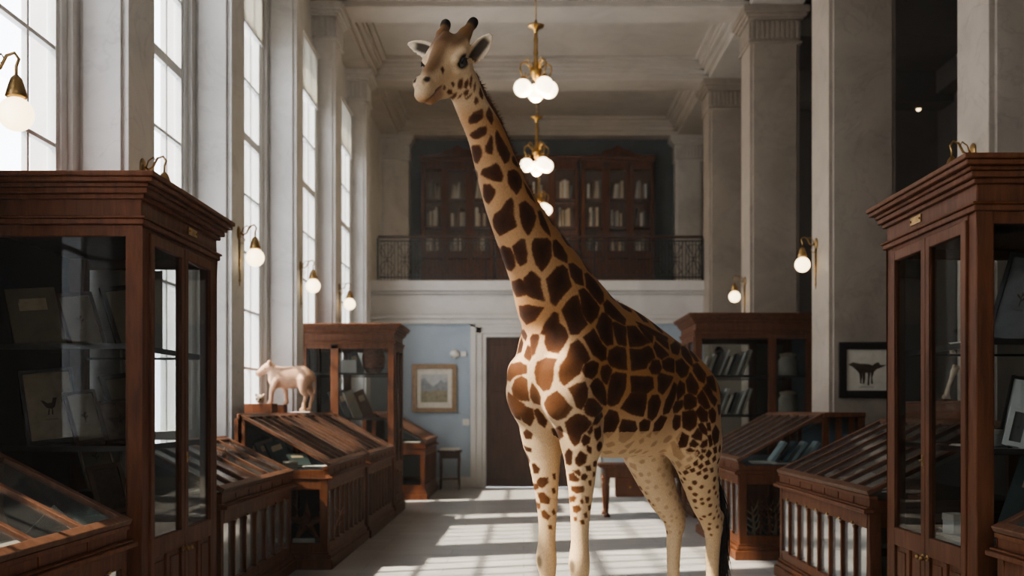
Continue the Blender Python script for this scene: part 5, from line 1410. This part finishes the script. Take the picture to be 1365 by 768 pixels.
def starfish(x, y, z, r, label, sc=1):
    e = empty('starfish', (x, y, z), 0, label, 'starfish')
    b = MB(); pts = []
    for k in range(10):
        a = math.pi/2+k*math.pi/5; rr = r if k % 2 == 0 else r*.30; pts.append((rr*math.cos(a), rr*math.sin(a)))
    V = [(p[0], .0, p[1]+r) for p in pts]+[(0, -.06, r), (0, .012, r)]
    F = []
    for k in range(10): F += [(k, (k+1) % 10, 10), ((k+1) % 10, k, 11)]
    b.add(V, F); b.build('body', M['rust'], e)
    return e
e = starfish(-2.22, 10.75, .19, .24, 'reddish dried starfish standing behind the end glass of the case below the calf')
card(-2.22, 10.60, .192, .22, .10, 0, 'white card in front of the dried starfish')
for k, (dx, h) in enumerate(((-.25, .40), (-.12, .46), (.10, .44), (.22, .38))):
    b = MB(); b.tube([(0, 0, 0), (dx*.15, .02, h*.5), (dx*.5, .03, h)], [.010, .008, .003], 6)
    for q in range(5): zq = h*(.35+.12*q); sg = 1 if q % 2 else -1; b.tube([(dx*.1+dx*.4*(q/5)**1.2, .02, zq), (dx*.3+sg*.06, .03, zq+.07)], [.005, .002], 5)
    o = b.build('dried_twig', M['rust'], None); o.location = (-2.22+dx, 10.98, .19); tag(o, 'brown dried twig %s the starfish' % ('at the wall side, behind', 'just left of the middle, behind', 'just right of the middle, behind', 'at the aisle side, behind')[k], 'twig', 'dried twigs behind the starfish')
# cases C, D
for k, y in enumerate((13.3, 13.9, 14.5, 15.0)):
    paper_stack(-2.25, y, BD, .24, .3, 2, .2*k, 'print %s in the case against the farther left cabinet' % ('nearest', 'second', 'third', 'farthest')[k], 'prints in the case against the farther left cabinet', 'print')
paper_stack(-2.0, 18.75, BD, .3, .36, 3, .1, 'white papers in the farthest left case')
# left far cabinet
GM = 'objects in the farther left cabinet'
e = empty('woven_basket', (-2.28, 15.95, 2.133), 0, 'round brown woven basket on the upper shelf of the farther left cabinet', 'basket')
b = MB(); b.lathe([(.10, 0), (.16, .10), (.18, .22), (.15, .36), (.09, .42), (.075, .42), (.13, .34), (.15, .2), (.08, .03)], n=22); b.build('body', M['rust'], e)
for k in range(4): MB().tube([(.155*math.cos(a*math.pi/12)*(1 if k != 3 else .85), .155*math.sin(a*math.pi/12)*(1 if k != 3 else .85), .08+.09*k) for a in range(25)], .009, 6).build('hoop', M['mahog2'], e)
card(-2.62, 15.75, 2.133, .22, .20, 0, 'white card left of the woven basket in the farther left cabinet')
for k, (x, mm) in enumerate(((-2.54, 'book3'), (-2.49, 'book2'))): tome(x, 15.95, 2.133, .16, .34, .03, mm, '%s book leaning between the card and the woven basket' % colw[mm], None, .4, .15, -.35)
for k, (x, mm) in enumerate(((-2.74, 'book1'), (-2.62, 'book2'), (-2.50, 'book4'), (-2.34, 'book3'))):
    tome(x, 15.9, 1.463, .16, .44, .035, mm, '%s book leaning on the lower shelf of the farther left cabinet' % ('dark green', 'grey', 'cream', 'brown')[k], 'books on the lower shelf of the farther left cabinet', .5, .12, -.38)
for k, (x, mm) in enumerate(((-2.5, 'book4'), (-2.3, 'book2'))): tome(x, 15.9, .766, .22, .40, .03, mm, '%s folder leaning at the bottom of the farther left cabinet' % colw[mm], None, .3, .2, -.25)
# right near cabinet: end window
GR = 'leaning prints in the nearest right cabinet'
F2 = -R(46)
for k, (x, y, w, h, fm, pp, lb) in enumerate(((2.93, 6.35, .28, .56, 'black_frame', 'book2', 'black edged print leaning first on the top shelf of the right cabinet'), (3.08, 6.30, .26, .50, 'black_frame', 'book4', 'pale striped print behind the first black edged print'), (3.22, 6.45, .28, .52, 'darkwood', 'book2', 'grey print leaning last on the top shelf of the right cabinet'))):
    framed('framed_print', x, y, 1.993, w, h, fm, lb, 'picture', GR, F2, .22, fw=.025, mat_w=.03, motif='plant', paper=pp, roll=.20)
framed('framed_print', 2.90, 6.22, 1.373, .13, .24, 'white', 'white edged photograph leaning in the end window of the right cabinet', 'picture', GR, F2+.3, .25, fw=.03, mat_w=.02, motif='bird', paper='book2', roll=.20)
framed('framed_print', 2.99, 6.46, 1.373, .15, .44, 'black_frame', 'small white card in a black frame behind the white edged photograph', 'picture', GR, F2+.3, .25, fw=.018, mat_w=.02, motif=None, paper='white', roll=.18)
tome(3.10, 6.25, 1.373, .24, .42, .04, 'book2', 'grey book leaning right of the white edged photograph, right cabinet', None, F2+.2, .25, .2)
for k, (x, y) in enumerate(((2.92, 6.2), (3.08, 6.3), (3.25, 6.35))): tome(x, y, .766, .30, .58, .04, ('book1', 'book5', 'book1')[k], '%s portfolio leaning at the bottom of the right cabinet' % ('dark green', 'blue', 'rearmost dark green')[k], 'portfolios at the bottom of the right cabinet', F2, .2, .25)
# through its doors
e = empty('wooden_block', (2.90, 6.62, 1.993), .3, 'small dark wooden block on the upper shelf behind the right cabinet door', 'block'); MB().box(-.09, .09, -.06, .06, 0, .11).build('body', M['darkwood'], e, .006)
paper_stack(2.80, 6.55, 1.993, .16, .20, 4, .4, 'little pile of white cards beside the dark wooden block, upper shelf of the right cabinet', None, 'cards')
paper_stack(2.74, 6.45, 1.373, .17, .13, 2, .2, 'white label slips on the middle shelf of the right cabinet', None, 'cards')
e = empty('white_box', (2.86, 6.42, 1.373), .3, 'small white card box on the middle shelf of the right cabinet', 'box'); MB().box(-.07, .07, -.06, .06, .0, .09).build('body', M['white'], e, .004); MB().box(-.075, .075, -.065, .065, .07, .10).build('lid', M['paper'], e, .004)
paper_stack(2.78, 6.50, .766, .30, .34, 9, .3, 'untidy stack of white papers at the bottom of the right cabinet')
e = empty('white_box', (2.72, 6.62, .766), .2, 'upright white box beside the paper stack at the bottom of the right cabinet', 'box'); MB().box(-.05, .05, -.06, .06, 0, .17).build('body', M['white'], e, .004); MB().box(-.053, .053, -.063, .063, .13, .175).build('lid', M['paper'], e, .003)
paper_stack(2.95, 7.0, .766, .28, .34, 5, -.2, 'lower stack of grey papers behind the far door of the right cabinet', mats=('book2', 'book4'))
# right broad case
for k, (x, y) in enumerate(((2.95, 8.1), (2.85, 8.6), (3.05, 9.0), (2.8, 9.3), (3.1, 9.65))):
    paper_stack(x, y, 1.0-.045, .26, .34, 2, .3*k-.5, 'pale sheet %s in the broad right case' % ('nearest the viewer', 'second from the viewer', 'in the middle', 'fourth from the viewer', 'farthest from the viewer')[k], 'sheets in the broad right case', 'print', ('paper', 'white'))
e = empty('wooden_box', (3.535, 8.92, 1.511), 0, 'long plain wooden box on the back shelf of the broad right case', 'box'); MB().box(-.065, .065, -.62, .62, 0, .13).build('body', M['mahog2'], e, .006); MB().box(-.07, .07, -.63, .63, .13, .154).build('lid', M['mahog2'], e, .006)
e = empty('long_bone', (3.535, 8.72, 1.665), 0, 'slender curved bone standing on the long wooden box, seen through the right cabinet door', 'bone')
b = MB(); b.tube([(-.03, -.01, .03), (-.022, -.008, .08), (-.005, 0, .13), (.022, .005, .19), (.04, .008, .24), (.055, .01, .27)], [.028, .019, .016, .019, .030, .024], 14); b.ball((-.045, -.012, .03), .024, 12, 8); b.ball((-.015, -.01, .025), .022, 12, 8); b.ball((.068, .01, .275), .024, 12, 8); b.ball((.045, .01, .285), .020, 12, 8); b.build('shaft', M['bone'], e)
MB().box(-.07, .05, -.05, .05, 0, .015).build('base', M['darkwood'], e, .004)
for k, (x, y) in enumerate(((2.86, 8.75), (2.98, 9.2), (2.78, 9.45))):
    e = empty('pale_shell', (x, y, 1.0-.045), .7*k, '%s pale shell lying in the broad right case' % ('nearest', 'middle', 'farthest')[k], 'shell', 'shells in the broad right case')
    b = MB(); b.ball((0, 0, .06), .075, 16, 10, (1.3, 1, .8)); b.ball((.09, .02, .045), .05, 12, 8, (1.2, .8, .8)); b.ball((-.08, .0, .05), .04, 12, 8); b.build('body', M['white'], e)
# right case by the tail: blue books in a leaning row
RD = 1.05-.045
for k, x in enumerate((2.70, 2.82, 2.92, 3.06)):
    book(x, 11.40, RD+.02, .036, .26, .20, ('pale_blue', 'book5', 'pale_blue', 'pale_blue')[k], '%s of the four books leaning in a row in the case by the tail' % ('first', 'second', 'third', 'last')[k], 'books leaning in the case by the tail', lean=.62)
paper_stack(2.62, 11.5, RD, .26, .34, 3, -.2, 'pale blue open papers in front of the leaning books, case by the tail', mats=('white', 'pale_blue'))
paper_stack(2.92, 11.30, RD, .50, .16, 2, .05, 'white strip of paper below the leaning books, case by the tail')
nth = ('first', 'second', 'third', 'fourth', 'fifth', 'sixth', 'seventh', 'eighth', 'last')
for k in range(9):
    b = MB(); h = .36+.08*((k*7) % 4)/3; dx = -.34+.085*k
    b.tube([(0, 0, 0), (.02, 0, h*.4), (.0, .02, h)], [.024, .017, .006], 7)
    for q in range(8): sg = 1 if q % 2 else -1; zq = h*(.14+.10*q); b.tube([(.01, 0, zq), (sg*.06, -.02+.01*q, zq+.05), (sg*.075, -.02+.01*q, zq+.12)], [.013, .010, .004], 6)
    o = b.build('branch_coral', M['rust' if k % 3 else 'bone'], None); o.location = (2.80+dx, 11.30+.07*(k % 2), .19); tag(o, 'dried coral, %s from the giraffe, in the base of the case by the tail' % nth[k], 'coral', 'corals in the base of the case by the tail')
paper_stack(2.72, 11.30, .19, .3, .2, 3, .2, 'pale shells and slips below the corals, case by the tail', None, 'slips', ('bone', 'paper'))
# right far cabinet
ordn = ('first', 'second', 'third', 'fourth', 'fifth', 'sixth', 'seventh', 'last')
for z, lab in ((1.513, 'lower'), (2.093, 'upper')):
    for k in range(8):
        mm = ('book4', 'paper', 'book2', 'white', 'paper', 'book1', 'white', 'book4')[k]
        book(2.68+.085*k, 15.72+.02*(k % 2), z+.012, .032+.008*(k % 3), .30+.035*((k*5) % 4), .20, mm, '%s leaning book from the giraffe side on the %s shelf, cabinet behind the rump' % (ordn[k], lab), 'books on the %s shelf of the cabinet behind the rump' % lab, lean=.36)
e = empty('bust', (3.02, 16.25, 2.093), 0, 'dark small bust behind the upper books of the cabinet behind the rump', 'bust')
b = MB(); b.lathe([(.09, 0), (.07, .04), (.05, .08), (.11, .14), (.12, .20), (.06, .25), (.05, .28)], n=18); b.build('shoulders', M['darkwood'], e); b = MB(); b.ball((0, -.01, .37), .085, 18, 12, (.85, 1, 1.2)); b.ball((0, -.085, .36), .02, 8, 6); b.build('head', M['darkwood'], e)
for k, z in enumerate((1.513, 2.093)):
    e = empty('glass_jar', (4.0, 15.9, z), 0, '%s pale specimen jar in the narrow pane of the cabinet behind the rump' % ('lower', 'upper')[k], 'jar', 'specimen jars in the cabinet behind the rump')
    MB().lathe([(.11, 0), (.14, .03), (.14, .24), (.11, .28), (.11, .30)], n=20).build('body', M['book4'], e); MB().lathe([(.12, .30), (.125, .34), (.03, .36)], n=20).build('lid', M['bone'], e)
for k, x in enumerate((2.9, 3.1, 3.3)): tome(x, 15.8, .766, .18, .42, .04, ('book1', 'book2', 'book4')[k], '%s folder on the bottom of the cabinet behind the rump' % ('dark', 'grey', 'pale')[k], 'folders on the bottom of the cabinet behind the rump', -.4, .2, .25)
# ---------------------------------------------------------------- CALF FIGURE (fired clay) on the low cupboard
def sdf_object(name, prims, lo, hi, h, xf, m, parent):
    global GPRIM, GVOX
    F, l0 = giraffe_field(prims, lo, hi, h); V, Q = surface_nets(F, l0, h)
    me = bpy.data.meshes.new(name); me.from_pydata([xf(v) for v in V], [], [tuple(int(i) for i in q) for q in Q]); me.update()
    me.polygons.foreach_set('use_smooth', np.ones(len(Q), bool)); me.materials.append(m)
    o = bpy.data.objects.new(name, me); COL.objects.link(o); o.parent = parent
    sm = o.modifiers.new('smooth', 'SMOOTH'); sm.factor = .5; sm.iterations = 3
    return o
def calf_prims():
    global GPRIM
    keep = GPRIM; GPRIM = []
    chain([(.14,0,.43,.125), (.04,0,.43,.13), (-.08,0,.43,.13), (-.17,0,.44,.12)], sl=.72, k=.04)
    gp((-.18,0,.50),(-.22,0,.44),.07,.08,.9,.05); gp((.14,0,.50),(-.15,0,.53),.05,.05,1,.05)
    chain([(.13,0,.47,.085), (.20,0,.52,.072), (.25,0,.555,.062)], sl=.75, k=.04)
    chain([(.245,0,.570,.064), (.30,0,.545,.056), (.36,0,.500,.042), (.385,0,.485,.040)], sl=.88, k=.02)
    for s in (-1, 1):
        gp((.245,s*.05,.60),(.245,s*.135,.625),.018,.024,1,.015); gp((.25,s*.03,.62),(.24,s*.045,.655),.012,.008,1,.012)
    chain([(.17,.06,.38,.055), (.215,.055,.27,.032), (.225,.055,.18,.024), (.23,.055,.125,.026), (.25,.055,.11,.026)], k=.03)
    chain([(.09,-.06,.38,.055), (.055,-.055,.27,.033), (.045,-.055,.18,.025), (.04,-.055,.125,.026), (.06,-.055,.11,.026)], k=.03)
    for s, f0 in ((1, -.16), (-1, -.24)):
        chain([(-.18,s*.06,.40,.085), (f0-.01,s*.06,.27,.045), (f0-.045,s*.058,.20,.028), (f0-.02,s*.058,.10,.022), (f0-.015,s*.058,.035,.026), (f0+.01,s*.058,.025,.026)], k=.03)
    chain([(-.285,0,.50,.016), (-.315,0,.42,.013), (-.315,0,.30,.014), (-.31,0,.24,.018)], k=.02)
    gp((.20,0,.40),(.19,0,.33),.05,.03,.5,.04)
    r = GPRIM; GPRIM = keep
    return r
cf = empty('calf_figure', (-2.99, 13.42, 1.55), .16, 'pale clay figure of a calf standing on the low cupboard by the window', 'figurine')
sdf_object('body', calf_prims(), np.array([-.38, -.22, -.02]), np.array([.46, .22, .70]), .0075, lambda v: (-v[0], -v[1], v[2]+.012), M['clay'], cf)
for s in (-1, 1):
    b = MB(); b.ball((-.305, -s*.047, .560), .009, 10, 8); b.build('eye', M['ink'], cf)
tag(MB().box(-.10, .10, -.10, .10, 0, .10).build('plinth_block', M['mahog2'], None, .006, (-3.14, 13.42, 1.55)), 'reddish wooden block under the front feet of the calf figure', 'block')
tag(MB().box(-.13, .12, -.11, .11, 0, .012).build('marble_slab', M['white'], None, .003, (-2.83, 13.42, 1.551)), 'thin white slab under the hind feet of the calf figure', 'slab')
tag(MB().box(-.18, .18, -.14, .14, 0, .11).build('wooden_block', M['mahog2'], None, .006, (-3.13, 12.45, 1.55)), 'reddish wooden block carrying a little skull, left of the calf figure', 'block')
e = empty('small_skull', (-3.12, 12.42, 1.66), 0, 'tiny pale skull resting on a wooden block left of the calf figure', 'skull')
b = MB(); b.ball((0, 0, .055), .052, 16, 12, (1, .9, 1)); b.ball((0, -.055, .032), .03, 12, 8, (.9, 1.2, .8)); b.build('cranium', M['bone'], e)
b = MB(); b.ball((-.02, -.068, .05), .013, 8, 6); b.ball((.02, -.068, .05), .013, 8, 6); b.build('eye_socket', M['ink'], e)
b = MB(); b.ball((-.045, .01, .10), .018, 8, 6); b.ball((.045, .01, .10), .018, 8, 6); b.build('horn_core', M['bone'], e)
e = empty('small_stone', (-3.22, 13.16, 1.55), 0, 'small rounded pale stone beside the calf plinth', 'stone'); MB().ball((0, 0, .055), .06, 14, 10, (1, .9, .9)).build('body', M['clay'], e)
WORLD, SUNE, EXPO, LOOK, HAZE = 4.3, 13.0, 0.05, 'AgX - High Contrast', .0024
build_giraffe()
# ---------------------------------------------------------------- LIGHT
w = bpy.data.worlds.new('sky'); SC.world = w; w.use_nodes = True
bg = w.node_tree.nodes['Background']; bg.inputs[0].default_value = (.96, .975, 1.0, 1); bg.inputs[1].default_value = WORLD
sun = bpy.data.lights.new('sun', 'SUN'); sun.energy = SUNE; sun.angle = R(1.2); sun.color = (1, .88, .70)
so = bpy.data.objects.new('sun', sun); COL.objects.link(so); so.rotation_euler = Vector((1, .30, -1.17)).to_track_quat('-Z', 'Y').to_euler()
for a, b in bays:                                   # portals guide the daylight through the windows
    l = bpy.data.lights.new('portal', 'AREA'); l.shape = 'RECTANGLE'; l.size = b-a; l.size_y = ZT-ZB; l.cycles.is_portal = True
    o = bpy.data.objects.new('portal', l); COL.objects.link(o); o.location = (XL-.22, (a+b)/2, (ZT+ZB)/2); o.rotation_euler = (R(90), 0, R(-90))
l = bpy.data.lights.new('portal', 'AREA'); l.shape = 'RECTANGLE'; l.size = BWX1-BWX0; l.size_y = BWZ1-BWZ0; l.cycles.is_portal = True
o = bpy.data.objects.new('portal', l); COL.objects.link(o); o.location = ((BWX0+BWX1)/2, Y0-.15, (BWZ0+BWZ1)/2); o.rotation_euler = (R(90), 0, 0)
# ---------------------------------------------------------------- CAMERA
cam = bpy.data.cameras.new('camera'); co = bpy.data.objects.new('camera', cam); COL.objects.link(co)
co.location = (0, 0, 1.6); co.rotation_euler = (R(90), 0, 0)
cam.sensor_width = 36; cam.lens = 1400/1365*36; cam.shift_x = -15.5/1365; cam.shift_y = 161/1365
cam.clip_start = .05; cam.clip_end = 200
cam.dof.use_dof = True; cam.dof.focus_distance = 5.9; cam.dof.aperture_fstop = 1.9
SC.camera = co
SC.view_settings.view_transform = 'AgX'; SC.view_settings.look = LOOK; SC.view_settings.exposure = EXPO
cy = SC.cycles
cy.use_denoising = True
try: cy.denoiser = 'OPENIMAGEDENOISE'; cy.denoising_input_passes = 'RGB_ALBEDO_NORMAL'; cy.denoising_prefilter = 'ACCURATE'
except Exception: pass
cy.max_bounces = 10; cy.diffuse_bounces = 5; cy.glossy_bounces = 4; cy.transmission_bounces = 4; cy.transparent_max_bounces = 32
cy.sample_clamp_indirect = 6; cy.caustics_reflective = False; cy.caustics_refractive = False
# ---------------------------------------------------------------- HAZE: thin dusty air in the hall
def haze():
    m, nt, out = mat('dusty_air')
    v = nd(nt, 'ShaderNodeVolumeScatter'); v.inputs['Density'].default_value = HAZE; v.inputs['Anisotropy'].default_value = .35; v.inputs['Color'].default_value = (1, .98, .95, 1)
    nt.links.new(v.outputs[0], out.inputs['Volume'])
    o = MB().box(XL-1.2, XE+1, Y0-1.5, YW+1, -.6, ZC+1).build('haze', m)
    tag(o, 'thin dusty sunlit air filling the hall', 'haze', kind='stuff')
if HAZE: haze()
cy.volume_bounces = 1
